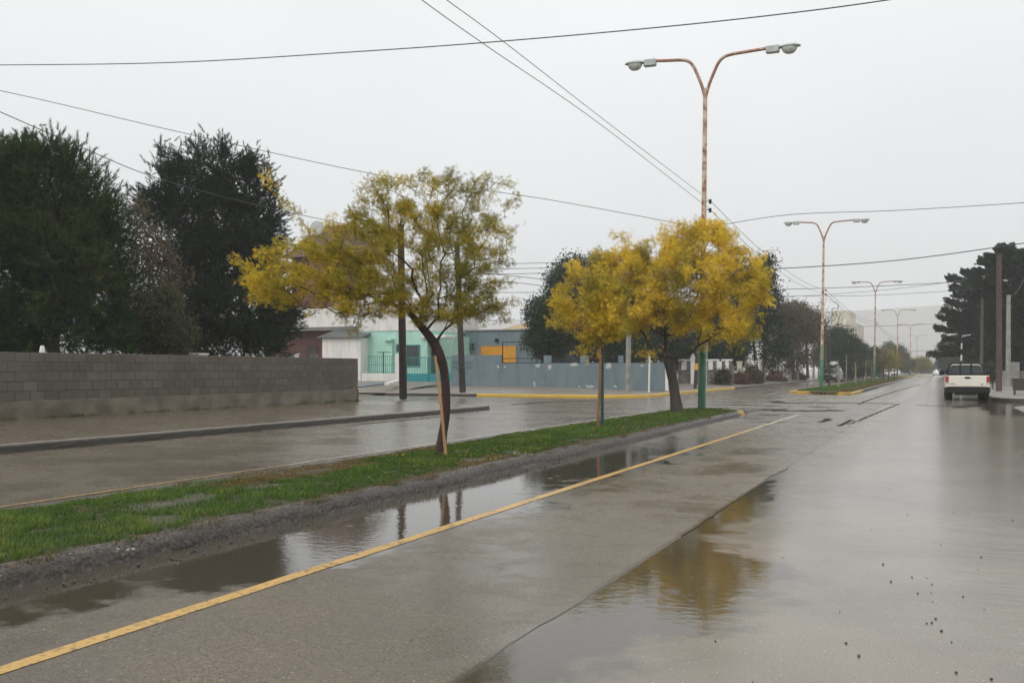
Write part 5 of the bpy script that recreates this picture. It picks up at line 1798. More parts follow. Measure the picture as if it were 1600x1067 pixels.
# white parapet with raised centre
xp0, zp = XZ(600, 480, HYY); xp1, _ = XZ(662, 480, HYY)
zl = XZ(565, 500, HYY)[1]
mb = MB()
poly = [(x0 - .05, zt), (x1 + .05, zt), (x1 + .05, zp + .1), (xp0 + .6, zp + .1), (xp0 - .2, zl), (x0 - .05, zl - .15)]
vs = [(x, HYY - .05, z) for x, z in poly] + [(x, HYY + 8, z) for x, z in poly]
nP = len(poly)
mb.add(vs, [tuple(range(nP)), tuple(range(2 * nP - 1, nP - 1, -1))] + [(i, i + nP, (i + 1) % nP + nP, (i + 1) % nP) for i in range(nP)])
mb.build('parapet', M['white'], o)
a_ = rect(566, 537, 575, 584, HYY)
MB().box(a_[0], a_[1], HYY - .06, HYY - .003, GZ + .2, a_[3]).build('door', M['mint_dark'], o)
a_ = rect(636.5, 540, 655, 571, HYY)
wf = MB()
for bx in ((a_[0] - .06, a_[1] + .06, a_[3], a_[3] + .06), (a_[0] - .06, a_[1] + .06, a_[2] - .06, a_[2]), (a_[0] - .06, a_[0], a_[2], a_[3]), (a_[1], a_[1] + .06, a_[2], a_[3])):
    wf.box(bx[0], bx[1], HYY - .08, HYY - .003, bx[2], bx[3])
wfo = wf.build('window', M['mint_dark'], o)
MB().box(a_[0], a_[1], HYY - .04, HYY - .004, a_[2], a_[3]).build('pane', M['glass'], wfo)
a_ = rect(620.5, 539, 625, 549, HYY)
wfo = MB().box(a_[0] - .05, a_[1] + .05, HYY - .05, HYY - .003, a_[2] - .05, a_[3] + .05).build('window', M['mint_dark'], o)
MB().box(a_[0], a_[1], HYY - .06, HYY - .052, a_[2], a_[3]).build('pane', M['glass'], wfo)
a_ = rect(605, 529, 616, 533, HYY)
MB().cbox(a_[0], a_[1], HYY - .45, HYY - .003, a_[2], a_[3], .02).build('window_hood', M['mint'], o)
a_ = rect(605, 533, 616, 592, HYY)
MB().box(a_[0] + .05, a_[1] - .05, HYY - .22, HYY - .003, GZ, a_[3] - .005).build('pilaster', M['mint'], o)
# entrance bay to the right
a_ = rect(662.5, 524, 687, 590, HYY + 1.2)
MB().box(a_[0], a_[1], HYY + 1.2, HYY + 8, GZ, a_[3]).build('entrance_wall', M['mint'], o)
d_ = rect(669, 534, 683, 585, HYY + 1.2)
MB().box(d_[0], d_[1], HYY + 1.13, HYY + 1.195, GZ + .15, d_[3]).build('door', M['green_metal'], o)
c_ = rect(661, 524, 699, 528.5, HYY)
MB().cbox(c_[0], c_[1], HYY - .3, HYY + 1.19, c_[2], c_[3], .02).build('canopy', M['white'], o)
p_ = rect(662.5, 528, 668.5, 592, HYY)
MB().box(p_[0], p_[1], HYY - .1, HYY + .15, GZ, c_[2] - .003).build('porch_column', M['mint'], o)
# white upper block behind
a_ = rect(655, 478, 702, 524, HYY + 4)
up = MB().box(a_[0], a_[1], HYY + 3.9, HYY + 9, a_[2] - 1, a_[3]).build('upper_wall', M['white'], o)
a_ = rect(668, 476, 700, 506, HYY + 3.9)
MB().box(a_[0], a_[1], HYY + 3.2, HYY + 3.88, a_[3] - .5, a_[3] + .0).build('roof_slab', M['bark_grey'], o)

# low white front wall with railing and pillar; teal gate
FYY = 57.2
a_ = rect(565, 583.5, 623, 595, FYY)
o = thing('front_wall', 'low white front wall with green railing before the mint house', 'wall', (a_[0], FYY, .5))
MB().cbox(a_[0], a_[1], FYY, FYY + .18, .3, a_[3], .015).build('base_wall', M['white'], o)
pl = rect(617, 554, 625.5, 595, FYY - .08)
MB().cbox(pl[0], pl[1], FYY - .08, FYY + .26, .3, pl[3], .02).build('pillar', M['white'], o)
r_ = rect(574, 556, 616.5, 583, FYY)
mb = MB(); n_ = 15
for k in range(n_):
    xx = r_[0] + (r_[1] - r_[0]) * k / (n_ - 1)
    mb.box(xx - .012, xx + .012, FYY + .07, FYY + .094, a_[3] - .01, r_[3])
for fz in (.06, .5, .97):
    zz_ = a_[3] + (r_[3] - a_[3]) * fz
    mb.box(r_[0], r_[1], FYY + .066, FYY + .098, zz_ - .015, zz_ + .015)
tag(mb.build('railing', M['mint_dark'], o), kind='stuff')
q = rect(598, 551, 609.5, 552, FYY)
mb = MB().box(q[0] - .03, q[0] + .03, FYY + .05, FYY + .11, a_[3] - .01, q[3])
mb.box(q[0] - .4, q[1], FYY + .05, FYY + .11, q[3] - .001, q[3] + .05)
mb.build('railing_post', M['green_metal'], o)
g_ = rect(634, 558, 706, 583.5, FYY)
gb = rect(634, 583.5, 706, 597, FYY)
o = thing('gate', 'teal metal driveway gate with bars above solid panels', 'gate', ((g_[0] + g_[1]) / 2, FYY, .6))
xm = g_[0] + (g_[1] - g_[0]) * .5
for xa, xb in ((g_[0], xm - .02), (xm + .02, g_[1])):
    MB().box(xa, xb, FYY + .05, FYY + .09, gb[2] + .03, gb[3]).build('panel', M['teal_panel'], o)
    fr = MB()
    fr.box(xa, xb, FYY + .04, FYY + .1, g_[3] - .05, g_[3])
    for xx in (xa, xb - .05):
        fr.box(xx, xx + .05, FYY + .041, FYY + .101, gb[2] + .03, g_[3] - .051)
    fr.build('gate_frame', M['mint_dark'], o)
    bars = MB(); nb = 14
    for k in range(1, nb):
        xx = xa + (xb - xa) * k / nb
        bars.box(xx - .01, xx + .01, FYY + .06, FYY + .08, gb[3] + .002, g_[3] - .052)
    tag(bars.build('bars', M['mint_dark'], o), kind='stuff')
# kerb slab on the ramp
q0, q1 = at(604, 602, t=57), at(622, 594.5, t=61)
q0[2] = .62; q1[2] = .72
tag(MB().obox(q0, q1, .25, .14).build('concrete_slab', M['white']), 'pale concrete edging slab lying beside the driveway of the mint house', 'slab')

# --- blue house
BY = 66.0
a_ = rect(703, 518, 852, 600, BY)
lo_ = rect(694, 528, 727, 600, BY)
o = thing('blue_house', 'blue-grey flat-roofed house with an orange garage door', 'house', ((a_[0] + a_[1]) / 2, BY, GZ))
xs0 = rect(727, 518, 852, 600, BY)
MB().box(xs0[0], xs0[1], BY, BY + 9, GZ, xs0[3]).build('wall', M['blue_grey'], o)
MB().box(lo_[0], xs0[0] - .003, BY, BY + 9, GZ, lo_[3]).build('side_wall', M['blue_grey'], o)
g_ = rect(752, 541, 806, 580, BY)
gd = MB()
nsl = 4
fr = MB()
fr.box(g_[0] - .18, g_[0], BY - .06, BY - .003, GZ, g_[3] + .1)
fr.box(g_[1], g_[1] + .1, BY - .06, BY - .003, GZ, g_[3] + .1)
fr.box(g_[0], g_[1], BY - .06, BY - .003, g_[3], g_[3] + .1)
fro = fr.build('garage_frame', M['grey_trim'], o)
zs = np.linspace(GZ, g_[3], nsl + 1)
go = thing_child('garage_door', o, (0, 0, 0))
for k in range(nsl):
    MB().cbox(g_[0], g_[1], BY - .05, BY - .004, zs[k] + .003, zs[k + 1] - .003, .004).build('door_panel', M['orange'], go)
for wx0, wx1 in ((727, 741.5), (812.5, 826)):
    w_ = rect(wx0, 536.5, wx1, 547, BY)
    f_ = MB()
    t_ = .05
    f_.box(w_[0] - t_, w_[1] + t_, BY - .05, BY - .003, w_[3], w_[3] + t_)
    f_.box(w_[0] - t_, w_[1] + t_, BY - .05, BY - .003, w_[2] - t_, w_[2])
    f_.box(w_[0] - t_, w_[0], BY - .05, BY - .003, w_[2], w_[3])
    f_.box(w_[1], w_[1] + t_, BY - .05, BY - .003, w_[2], w_[3])
    for k in (1, 2):
        xx = w_[0] + (w_[1] - w_[0]) * k / 3
        f_.box(xx - .025, xx + .025, BY - .045, BY - .012, w_[2], w_[3])
    zm = (w_[2] + w_[3]) / 2
    f_.box(w_[0], w_[1], BY - .042, BY - .013, zm - .02, zm + .02)
    fo = f_.build('window', M['blue_grey'], o)
    for k in range(3):
        for j in range(2):
            xa, xb = w_[0] + (w_[1] - w_[0]) * k / 3 + .026, w_[0] + (w_[1] - w_[0]) * (k + 1) / 3 - .026
            za, zb_ = (w_[2], zm - .021) if j == 0 else (zm + .021, w_[3])
            MB().box(xa, xb, BY - .011, BY - .004, za, zb_).build('pane', M['glass'], fo)
w_ = rect(774.5, 529, 779, 534, BY)
MB().cbox(w_[0], w_[1], BY - .2, BY - .004, w_[2], w_[3], .03).build('wall_lamp', M['black'], o)
dp = MB().tube([(xs0[0] + .25, BY - .06, GZ), (xs0[0] + .25, BY - .06, xs0[3] - .1)], .05, 7).build('downpipe', M['grey_trim'], o, True)
MB().cbox(xs0[0] - .05, xs0[1] + .05, BY - .09, BY + 9.05, xs0[3] + .002, xs0[3] + .12, .02).build('coping', M['grey_trim'], o)
mb_ = rect(745, 548, 749, 556, BY)
MB().cbox(mb_[0], mb_[1], BY - .12, BY - .004, mb_[2], mb_[3], .02).build('meter_box', M['grey_trim'], o)
# tan roofed house behind
o = thing('tan_house', 'ochre roof of a house showing above the blue house', 'house', at(815, 560, t=82) * np.array([1, 1, 0]) + np.array([0, 0, GZ]))
a_ = rect(786, 516, 845, 560, 76)
MB().box(a_[0], a_[1], 76, 84, GZ, a_[3]).build('wall', M['cream'], o)
zr = XZ(820, 494, 78)[1]
mb = MB()
mb.add([(a_[0] - .3, 75.7, a_[3]), (a_[1] + .3, 75.7, a_[3]), (a_[1] + .3, 84.3, a_[3]), (a_[0] - .3, 84.3, a_[3]), (a_[0] + 2.2, 80, zr), (a_[1] - .3, 80, zr)], [(0, 1, 5, 4), (1, 2, 5), (2, 3, 4, 5), (3, 0, 4), (3, 2, 1, 0)])
mb.build('roof', M['tan_roof'], o)

# --- blue garden wall
GY = 57.0
base = .36
o = thing('garden_wall', 'long blue-grey rendered garden wall with peeling white patches along the corner', 'wall', (-22, GY, base))
w0 = rect(706, 555, 784, 605, GY)
w1 = rect(784, 567.5, 1041, 605, GY)
MB().box(w0[0], w0[1], GY, GY + .2, .2, w0[3]).build('tall_wall', M['blue_grey'], o)
xw = w0[0]
MB().box(w1[0] + .003, w1[1], GY + .006, GY + .19, .2, w1[3]).build('low_wall', M['blue_grey'], o)
for pa, pb in ((849.5, 861.5), (906, 920), (966, 974)):
    q = rect(pa, 555.5, pb, 567, GY)
    MB().cbox(q[0], q[1], GY - .015, GY + .2, w1[3] + .002, q[3], .012).build('pillar', M['blue_grey'], o)
fr_ = rect(784, 534, 849, 566, GY)


def rail_frame(x0, x1, z0, z1, parent, mid=None):
    mb = MB()
    t_ = .045
    mb.box(x0, x1, GY + .06, GY + .11, z1 - t_, z1); mb.box(x0, x1, GY + .06, GY + .11, z0, z0 + t_)
    mb.box(x0, x0 + t_, GY + .06, GY + .11, z0 + t_, z1 - t_); mb.box(x1 - t_, x1, GY + .06, GY + .11, z0 + t_, z1 - t_)
    if mid:
        mb.box(x0 + t_, x1 - t_, GY + .06, GY + .11, mid - .02, mid + .02)
    return mb.build('rail_frame', M['black'], parent)


rail_frame(fr_[0], fr_[1] - .02, w1[3] + .004, fr_[3], o, XZ(800, 560, GY)[1])
for pa, pb in ((862, 905.5), (920.5, 965.5), (974.5, 1040)):
    q = rect(pa, 545, pb, 567, GY)
    rail_frame(q[0], q[1], w1[3] + .004, q[3], o)
    mb = MB(); nb = int((q[1] - q[0]) / .13)
    for k in range(1, nb):
        xx = q[0] + (q[1] - q[0]) * k / nb
        mb.box(xx - .012, xx + .012, GY + .07, GY + .1, w1[3] + .05, q[3] - .046)
    tag(mb.build('bars', M['black'], o), kind='stuff')
# peeled patches of bare plaster, thin flakes proud of the wall
for (px, py, rx, ry) in ((778, 573, 3, 3), (789, 573, 3.5, 2.5), (841, 571.5, 5, 4), (859, 573, 4, 6), (897, 570, 9, 3.5), (835, 600, 3, 4), (847, 597, 1.5, 1.5), (905, 604, 3, 2), (922, 603.5, 8, 3), (952, 573, 7, 6), (962, 604, 4, 2.5), (776, 600, 1.5, 1), (1003, 571, 4, 2), (985, 600, 1.5, 3)):
    p_ = at(px, py, Y=GY)
    k_ = 58 / FPX
    r0_ = random.random() * 9
    ring = []
    for j in range(14):
        a = 2 * PI * j / 14
        f = .72 + .75 * mnoise.noise(Vector((math.cos(a) * 1.3 + r0_, math.sin(a) * 1.3, r0_)))
        ring.append((p_[0] + rx * k_ * f * math.cos(a), p_[2] + ry * k_ * f * math.sin(a)))
    yb = (GY if px < 784 else GY + .006)
    mb = MB()
    mb.add([(x, yb - .004, z) for x, z in ring] + [(x, yb + .002, z) for x, z in ring], [tuple(range(14))[::-1]] + [(i, (i + 1) % 14, 14 + (i + 1) % 14, 14 + i) for i in range(14)])
    mb.build('peeled_patch', M['plaster'], o)
b_ = rect(1039, 566, 1043, 600, GY)
tag(MB().cbox(b_[1] - .12, b_[1] + .06, GY - .08, GY + .22, .2, b_[3] + .05, .01).build('wall_end_post', M['white']), 'narrow white post closing the right end of the blue garden wall', 'post')

# --- brown brick house behind the block wall with white fascia
RY = 62.0
a_ = rect(415, 517, 506, 575, RY)
o = thing('brick_house', 'red-brown two storey house with a deep white fascia behind the block wall', 'house', ((a_[0] + a_[1]) / 2, RY, GZ))
MB().box(a_[0], a_[1] + 1.0, RY, RY + 8, GZ, a_[3]).build('wall', M['brick_red'], o)
dd = rect(480, 541, 497, 580, RY)
MB().box(dd[0], dd[1], RY - .05, RY - .004, GZ, dd[3]).build('door', M['bark_dark'], o)
f_ = rect(400, 483, 562, 511.5, RY - .9)
MB().box(f_[0], f_[1], RY - .9, RY + 6, f_[2], f_[3]).build('fascia', M['white'], o)
f2 = rect(400, 511.5, 562, 516.5, RY - .85)
MB().box(f_[0] + .05, f_[1] - .05, RY - .85, RY + 6, f2[2], f_[2] - .003).build('soffit', M['grey_trim'], o)
u_ = rect(455, 395, 504, 482, RY)
u2 = rect(462, 362, 560, 470, RY + 2)
MB().box(u_[0], u_[1], RY + .1, RY + 6, f_[3] + .003, XZ(480, 400, RY)[1]).build('upper_wall', M['brick_red'], o)
MB().box(u_[1] + .003, XZ(566, 400, RY)[0], RY + 1.5, RY + 6, f_[3] + .003, XZ(540, 478, RY)[1] + .5).build('upper_white_wall', M['white'], o)
ze, zr = XZ(480, 402, RY)[1], XZ(510, 352, RY + 2.5)[1]
xl, xr_ = u_[0] - .5, XZ(545, 400, RY)[0]
mb = MB()
mb.add([(xl, RY - .4, ze), (xr_, RY - .4, ze), (xr_, RY + 6.5, ze), (xl, RY + 6.5, ze), (xl + 1.2, RY + 3, zr), (xr_ - 1.2, RY + 3, zr)], [(0, 1, 5, 4), (1, 2, 5), (2, 3, 4, 5), (3, 0, 4), (3, 2, 1, 0)])
ro = mb.build('roof', M['tile_red'], o)
q = at(496, 357, Y=RY + 2)
dish = thing('satellite_dish', 'grey round satellite dish on the red roof behind the nearest tree', 'satellite dish', q - np.array([0, 0, .6]))
MB().tube([q - np.array([0, 0, 1.0]), q + np.array([0, .1, 0])], .05, 8).build('mast', M['alu'], dish, True)
mb = MB()
rings = []
nrm = unit(np.array([.3, -1, .15]))
s_ = unit(np.cross(nrm, [0, 0, 1])); u_v = np.cross(s_, nrm)
for r_, d_ in ((.55, .14), (.4, .06), (.2, .015), (.01, 0)):
    rings.append([tuple(q + s_ * r_ * math.cos(a) + u_v * r_ * math.sin(a) + nrm * d_) for a in [2 * PI * k / 18 for k in range(18)]])
rings2 = [[tuple(np.array(p) - nrm * .03) for p in r] for r in rings[::-1]]
mb.loft(rings + rings2)
mb.build('reflector', M['alu'], dish, True)
MB().tube([q - u_v * .5 + nrm * .12, q + nrm * .5], .02, 6).build('feed_arm', M['alu'], dish, True)

# --- white garage block
WGY = 59.0
a_ = rect(503.5, 528.5, 563.5, 575, WGY)
o = thing('white_garage', 'plain white garage block with a grey corrugated roof beyond the end of the block wall', 'garage', ((a_[0] + a_[1]) / 2, WGY, GZ))
MB().box(a_[0], a_[1], WGY, WGY + 2.6, .3, a_[3]).build('wall', M['white'], o)
rx0, rx1 = a_[0] - .35, a_[1] + .25
zt = XZ(530, 514, WGY + 2.6)[1]
npl = 22
rf = thing_child('roof', o, (0, 0, 0))
for k in range(npl):
    xa, xb = rx0 + (rx1 - rx0) * k / npl, rx0 + (rx1 - rx0) * (k + .92) / npl
    mid = (xa + xb) / 2
    mb = MB()
    vs = [(xa, WGY - .25, a_[3] + .02), (mid, WGY - .25, a_[3] + .07), (xb, WGY - .25, a_[3] + .02), (xa, WGY + 2.6, zt), (mid, WGY + 2.6, zt + .05), (xb, WGY + 2.6, zt)]
    mb.add(vs + [(x, y, z - .03) for x, y, z in vs], [(0, 1, 4, 3), (1, 2, 5, 4), (6, 9, 10, 7), (7, 10, 11, 8), (0, 6, 7, 1), (1, 7, 8, 2), (0, 3, 9, 6), (2, 8, 11, 5)])
    mb.build('roof_sheet', M['zinc'], rf)

# odds and ends behind the block wall
OB = 'pale things standing behind the block wall'
for lab, px, top, wpx, m_, t_ in [('whitish box standing behind the wall in front of the red-brown house', 458, 552, 13, M['white'], 46),
                                  ('flat white lid shape peeping over the wall below the black pine', 309, 552, 22, M['white'], 38),
                                  ('small white object peeping over the wall below the poplar', 267, 552, 8, M['white'], 36),
                                  ('white drum top showing over the wall between the black pine and the house', 387, 552, 6, M['white'], 42),
                                  ('left of two grey posts behind the wall by the brown door', 487, 554, 4, M['grey_trim'], 48),
                                  ('right of two grey posts behind the wall by the brown door', 494, 554, 4, M['grey_trim'], 48)]:
    c = at(px, top, t=t_)
    w_ = wpx * t_ / FPX / 2
    mb = MB().cbox(c[0] - w_, c[0] + w_, c[1] - w_, c[1] + w_, .4, c[2] - .06, .02)
    mb.cbox(c[0] - w_ * 1.12, c[0] + w_ * 1.12, c[1] - w_ * 1.12, c[1] + w_ * 1.12, c[2] - .058, c[2], .012)
    tag(mb.build('storage_box' if w_ > .08 else 'fence_post', m_), lab, 'box' if w_ > .08 else 'post', OB)
c = at(66, 541, t=27)
mb = MB()
mb.lathe((c[0], c[1], .4), [(.09, 0), (.07, c[2] - .62), (.085, c[2] - .58), (.06, c[2] - .44), (.045, c[2] - .38)], 10)
tag(mb.build('bottle_post', M['white'], None, True), 'white rounded post top showing over the left part of the wall', 'post', OB)

# --- stone wall with white caps, beyond the blue wall
o = thing('stone_wall', 'grey stone front wall with white caps and white recessed panels', 'wall', at(1105, 600, t=82) * np.array([1, 1, 0]) + np.array([0, 0, .25]))
SY = 80.0


def srect(a, b, c, d, Y=SY):
    return rect(a, b, c, d, Y)


nst = 0
for k, (pa, pb) in enumerate(((1060, 1078), (1100, 1122), (1128, 1143))):
    q = srect(pa, 564, pb, 602)
    zs = np.linspace(.2, q[3] - .02, 8)
    for r in range(7):
        nx_ = max(2, int((q[1] - q[0]) / .45))
        offx = (r % 2) * .5
        for j in range(nx_ + (1 if r % 2 else 0)):
            xa = q[0] + (q[1] - q[0]) * max(0, j - offx) / nx_
            xb = q[0] + (q[1] - q[0]) * min(nx_, j + 1 - offx) / nx_
            MB().cbox(xa + .008, xb - .008, SY + random.uniform(-.02, .0), SY + .3, zs[r] + .008, zs[r + 1] - .008, .02).build('stone', M['stone'], o)
    MB().cbox(q[0] - .04, q[1] + .04, SY - .06, SY + .36, q[3], q[3] + .14, .02).build('cap', M['white'], o)
for pa, pb in ((1065, 1073), (1107, 1114), (1120, 1128), (1133, 1139)):
    q = srect(pa, 564, pb, 578)
    MB().cbox(q[0], q[1], SY - .10, SY + .1, q[2], q[3] - .02, .02).build('panel', M['white'], o)
MB().box(srect(1058, 564, 1145, 602)[0], srect(1058, 564, 1145, 602)[1], SY + .305, SY + .45, .2, srect(1058, 570, 1145, 602)[3]).build('back_wall', M['stone'], o)
q = srect(1079, 566, 1085, 595, 79.6)
mb = MB()
xm = (q[0] + q[1]) / 2
mb.box(q[0], q[1], 79.6, 79.9, .2, q[3] + .25)
mb.add([(q[0] - .06, 79.55, q[3] + .253), (q[1] + .06, 79.55, q[3] + .253), (xm, 79.55, q[3] + .75), (q[0] - .06, 79.95, q[3] + .253), (q[1] + .06, 79.95, q[3] + .253), (xm, 79.95, q[3] + .75)], [(0, 1, 2), (5, 4, 3), (0, 2, 5, 3), (1, 4, 5, 2), (0, 3, 4, 1)])
tag(mb.build('gate_pillar', M['white']), 'tall white pillar with pointed top in the stone wall', 'pillar', 'gate pillars along the left sidewalk')
GP = 'gate pillars along the left sidewalk'
for lab, pa, pb, top, t_, m_ in [('cream pillar right of the stone wall', 1152, 1159, 565, 88, M['cream']), ('cream pillar carrying two white globe lamps', 1165, 1174, 567, 92, M['cream']),
                                 ('left slim cream post of the pergola pair', 1180, 1182, 566, 96, M['cream']), ('right slim cream post of the pergola pair', 1186, 1188.5, 566, 96, M['cream']),
                                 ('slim white gate post left of the concrete pole with dark cap', 1225, 1228, 568, 116, M['white']), ('grey-white wide pillar left of the concrete pole with dark cap', 1231, 1236, 568, 116, M['white'])]:
    p0, p1 = at(pa, top, t=t_), at(pb, top, t=t_)
    w_ = max(.05, np.linalg.norm(p1 - p0) / 2)
    c = (p0 + p1) / 2
    mb = MB().cbox(c[0] - w_, c[0] + w_, c[1] - w_, c[1] + w_, .2, c[2] - .08, .015)
    mb.cbox(c[0] - w_ * 1.25, c[0] + w_ * 1.25, c[1] - w_ * 1.25, c[1] + w_ * 1.25, c[2] - .078, c[2] + .02, .02)
    pp_ = tag(mb.build('gate_pillar', m_), lab, 'pillar', GP)
    if 'globe' in lab:
        for s in (-1, 1):
            MB().lathe((c[0] + s * .17, c[1], c[2] + .02), [(.03, 0), (.05, .05)] + [(.15 * math.sin(a), .2 - .15 * math.cos(a)) for a in np.linspace(.3, PI, 8)], 12).build('globe_lamp', M['white'], pp_, True)
p0, p1 = at(1179, 566, t=96), at(1190, 566, t=96)
tag(MB().obox(p0 + np.array([0, 0, .1]), p1 + np.array([0, 0, .1]), .2, .12).build('pergola_beam', M['cream']), 'short cream beam lying across the pair of slim cream posts', 'beam')
BU = 'dry bushes on the left verge'
for lab, px, py, t_, rx, ry, m_ in [('sparse green bush in front of the stone wall', 1128, 588, 80, 13, 15, M['olive']), ('rusty brown dry bush right of the stone wall', 1157, 594, 84, 14, 11, M['rust_leaf']),
                                    ('grey-green dry bush left of the tall concrete pole', 1178, 586, 88, 13, 14, M['olive']), ('low dry weeds right of the tall concrete pole', 1212, 592, 104, 16, 5, M['rust_leaf']),
                                    ('low brown weeds beside the concrete pole with dark cap', 1246, 589, 118, 12, 8, M['brown_leaf'])]:
    far_tree('dry_bush', lab, px, 603, t_, [B(px, py, t_, rx, ry, .8), B(px + 4, py + 4, t_, rx * .8, ry * .6, .7)], 750, .34, m_, M['twig'], .03, 'bush', BU, ntips=60, z0=.2)
mb = MB()
q0, q1 = at(1203, 592, t=112), at(1222, 590, t=118)
q0[2] = q1[2] = .1
tag(MB().obox(q0 + np.array([0, 0, .6]), q1 + np.array([0, 0, .6]), .3, 1.2).build('low_wall', M['brick_red']), 'low red-brown garden wall right of the tall concrete pole', 'wall')

# --- cream building far away
CY_ = 245.0
o = thing('cream_building', 'pale cream multi-storey building with stepped roof above the far trees', 'building', at(1318, 585, Y=CY_) * np.array([1, 1, 0]) + np.array([0, 0, .3]))
q = rect(1299, 486, 1328, 590, CY_)
MB().box(q[0], q[1], CY_, CY_ + 18, .3, q[3]).build('tower', M['cream'], o)
q2 = rect(1328.2, 505, 1340, 590, CY_ + .5)
MB().box(q[1] + .01, q2[1], CY_ + .5, CY_ + 22, .3, q2[3]).build('wing', M['cream'], o)
q3 = rect(1306, 513, 1323, 590, CY_ - 3)
MB().box(q3[0], q3[1], CY_ - 3, CY_ - .01, .3, q3[3]).build('front_block', M['cream_dark'], o)
q4 = rect(1316, 500, 1321.5, 509, CY_ - 1)
MB().box(q4[0], q4[1], CY_ - 1.2, CY_ - .01, q3[3] + .01, q4[3]).build('stair_head', M['white'], o)
q5 = rect(1299, 509.5, 1323, 512.5, CY_ - 3)
MB().box(q5[0], q3[1] + .2, CY_ - 3.4, CY_ - .012, q3[3] + .005, q5[3] - .1).build('ledge', M['white'], o) if False else None
q6 = rect(1308, 505, 1311, 508, CY_)
wo_ = MB().box(q6[0], q6[1], CY_ - .1, CY_ - .01, q6[2], q6[3]).build('window', M['glass'], o)
for k in range(4):
    for j in range(3):
        q6 = rect(1330 + j * 3.2, 512 + k * 9, 1331.8 + j * 3.2, 516 + k * 9, CY_ + .5)
        MB().box(q6[0], q6[1], CY_ + .4, CY_ + .49, q6[2], q6[3]).build('window', M['grey_trim'], o)

# right side wall and pillars under the cypresses
p0, p1 = at(1556, 596, t=80), at(1640, 598, t=72)
o = thing('garden_wall', 'low grey concrete garden wall under the cypresses on the right', 'wall', (p0[0], p0[1], .15))
a_, b_ = np.array([p0[0], p0[1], .75]), np.array([p1[0], p1[1], .75])
MB().obox(a_, b_, .2, 1.15).build('base_wall', M['cream_dark'], o)
c = at(1586, 580, t=76)
MB().cbox(c[0] - .28, c[0] + .28, c[1] - .4, c[1] + .1, .15, at(1586, 566, t=76)[2], .02).build('pillar', M['conc_pole'], o)

# ------------------------------------------------------------------ saplings and stakes on the second median
SG = 'staked saplings on the second median'
sap = [(1294.7, 570, 603, 'dark'), (1309, 562, 605, 'pale'), (1322, 553, 600, 'pale'), (1336, 566, 598.5, 'pale'), (1352, 564, 597, 'pale'), (1361, 562, 596, 'dark'), (1380, 562, 594, 'dark'), (1388.5, 560, 594, 'dark'), (1397, 562, 592.5, 'dark'), (1402, 560, 592, 'dark')]
names = ['dark sapling stem just right of the second lamp post', 'pale thin stake with dark band second from the second lamp post', 'tallest pale stake between the second and third lamp posts', 'thin pale sapling in front of the feathery conifer', 'leaning thin pale sapling midway along the second median', 'dark thin stem left of the third lamp post', 'dark stem with rusty leaves just right of the third lamp post', 'taller dark stem with ochre leaves in front of the white cars', 'ochre-leaved sapling in front of the farther white car', 'orange-topped sapling nearest the fourth lamp post']
for i, (px, yt, yb, kd) in enumerate(sap):
    b_ = gnd(px, yb, .15)
    t_ = FPX * (EYE - .15) / (yb - HY)
    tp = at(px + (1.5 if i == 4 else .3), yt, t=t_)
    o = thing('sapling', names[i], 'sapling', b_, SG)
    r_ = .045 if i < 6 else .06
    MB().tube([b_, b_ * .5 + tp * .5 + np.array([.02, 0, 0]), tp], [r_ * 1.2, r_, r_ * .7], 6).build('stem', M['bark_dark'] if kd == 'dark' else M['conc_pole'], o, True)
    s0 = b_ + np.array([.09, 0, 0])
    MB().tube([s0, s0 + np.array([0, 0, (tp[2] - b_[2]) * .8])], .03, 5).build('stake', M['stake_wood'] if i % 2 else M['bark_dark'], o, True)
    n_ = 60 if i < 6 else 260
    hgt = tp[2] - b_[2]
    P_ = tp + rng.normal(0, 1, (n_, 3)) * np.array([.22, .22, .3]) * (1 if i < 6 else 2.2) - np.array([0, 0, hgt * (.15 if i < 6 else .0)])
    scatter('crown', P_, rng.normal(size=(n_, 3)), (.12 if i < 6 else .3) * rng.uniform(.6, 1.3, n_), rng.random(n_), *CLUMP, M['olive'] if i in (0, 1, 2) else (M['rust_leaf'] if i in (6, 9) else M['far_yellow']), o)

# ------------------------------------------------------------------ small things on the ground
b_ = gnd(195, 862, .15)
mb = MB()
for k in range(5):
    c = b_ + np.array([rng.normal(0, .035), rng.normal(0, .05), .012])
    r_ = rng.uniform(.008, .018)
    mb.lathe(c, [(0.0, -r_ * .6), (r_, -r_ * .2), (r_ * .8, r_ * .4), (0, r_ * .6)], 6)
mb.v = [tuple(Vector(v) + mnoise.noise_vector(Vector(v) * 40) * .008) for v in mb.v]
tag(mb.build('rubble', M['paper']), 'small pale lump of broken mortar on the edge of the median kerb', 'rubble')
pb = [(1470, 850), (1463, 846), (1490, 800), (1478, 793), (1533, 870), (1434, 926), (1407, 828), (1361, 827), (1425, 787), (1418, 803), (1467, 809), (1477, 811), (1514, 801), (1448, 902), (1456, 912), (1455, 925), (1457, 939), (1448, 973), (1456, 972), (1462, 966), (1471, 985), (1487, 1002), (1322, 1004), (1342, 1024), (1276, 794), (1582, 813), (1390, 763), (1528, 889), (1538, 951), (1505, 931), (1380, 881), (1224, 870), (1312, 955), (1494, 1050), (1549, 1060), (1176, 1064), (1118, 1001), (1425, 901), (1392, 908), (32, 971), (144, 967), (815, 892), (820, 889), (643, 1000)]
vs_ = MB()
for k, (px, py) in enumerate(pb):
    c = gnd(px, py, .004)
    r_ = (.003 + .006 * rng.random() ** 2) * (1.6 if k in (0, 2) else 1)
    vs_.lathe((c[0], c[1], c[2]), [(r_ * .8, -.004), (r_, r_ * .3), (r_ * .6, r_ * .8), (0, r_ * .9)], 6)
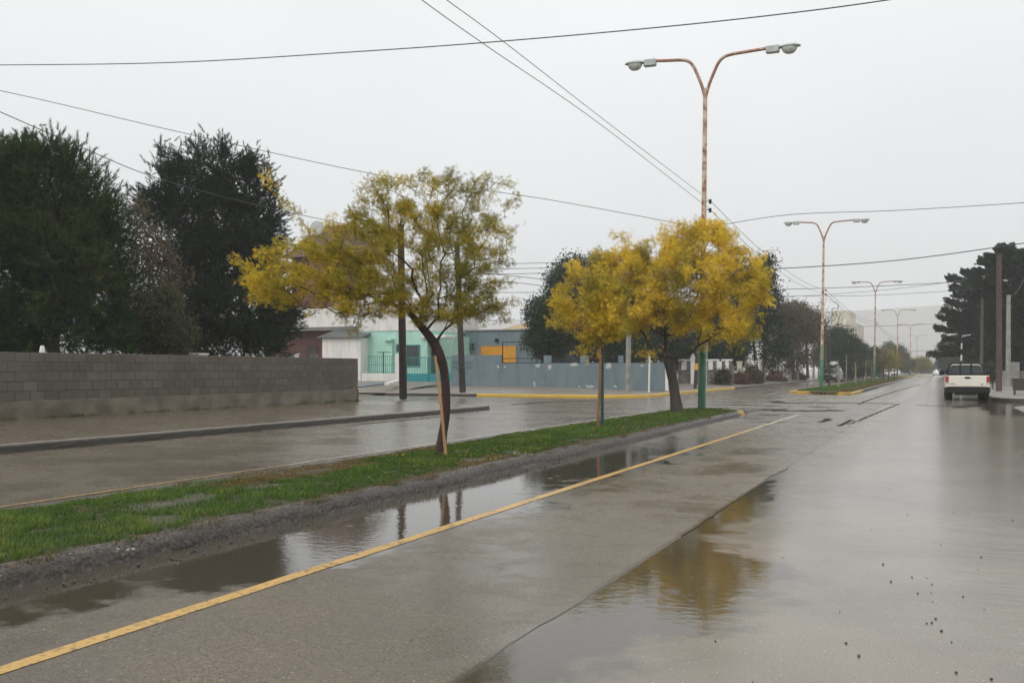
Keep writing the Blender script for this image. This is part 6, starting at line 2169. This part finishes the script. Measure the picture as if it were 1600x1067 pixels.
for k in range(260):
    yy_ = rng.uniform(2.5, 16)
    xx = -5.45 + abs(rng.normal(0, .14))
    r_ = .004 + .012 * rng.random() ** 3
    vs_.lathe((xx, yy_, .007), [(r_ * .8, -.004), (r_, r_ * .3), (r_ * .6, r_ * .8), (0, r_ * .9)], 5)
tag(vs_.build('pebbles', M['pebble'], None, True), kind='stuff')

# fallen leaves under the yellow trees and weeds along the wall foot
n_ = 900
cx_ = np.where(rng.random(n_) < .45, -6.8, np.where(rng.random(n_) < .5, -6.9, -6.8))
cy_ = np.where(rng.random(n_) < .5, 13.6, np.where(rng.random(n_) < .4, 20.5, 29.0))
P_ = np.stack([cx_ + rng.normal(0, .8, n_), cy_ + rng.normal(0, 1.7, n_), np.zeros(n_)], 1)
on_ = (P_[:, 0] > -7.95) & (P_[:, 0] < -5.7)
P_ = P_[on_ | (rng.random(n_) < .35)]
on_ = (P_[:, 0] > -7.95) & (P_[:, 0] < -5.7)
P_ = P_[(P_[:, 1] < 32) & ((P_[:, 0] > -5.5) | on_)]
on_ = (P_[:, 0] > -7.95) & (P_[:, 0] < -5.7)
P_[:, 2] = np.where(on_, .185, .012)
D_ = rng.normal(size=(len(P_), 3)) * np.array([1, 1, .12])
lv = np.array([(0, 0, 0), (.5, .18, .05), (1, 0, 0), (.5, -.18, .05)])
tag(scatter('fallen_leaves', P_, D_, .05 * rng.uniform(.5, 1.2, len(P_)), .5 + .4 * rng.random(len(P_)), lv, np.array([(0, 1, 2, 3)]), M['acacia'], None, roll=np.tile([0.05, 0.05, 1.0], (len(P_), 1))), kind='stuff')
n_ = 700
cl_ = rng.uniform(13.5, 29.5, 40)
y_ = cl_[rng.integers(0, 40, n_)] + rng.normal(0, .12, n_)
P_ = np.stack([WX + .05 + abs(rng.normal(0, .03, n_)), y_, np.full(n_, .375)], 1)
D_ = rng.normal(size=(n_, 3)) * .5 + np.array([.2, 0, 1.0])
tag(scatter('weeds', P_, D_, rng.uniform(.03, .10, n_), rng.uniform(.1, .7, n_), np.array([(0, .06, 0), (0, -.06, 0), (.6, .05, .05), (1, 0, .2)]), np.array([(0, 1, 3, 2)]), M['grass'], None), kind='stuff')
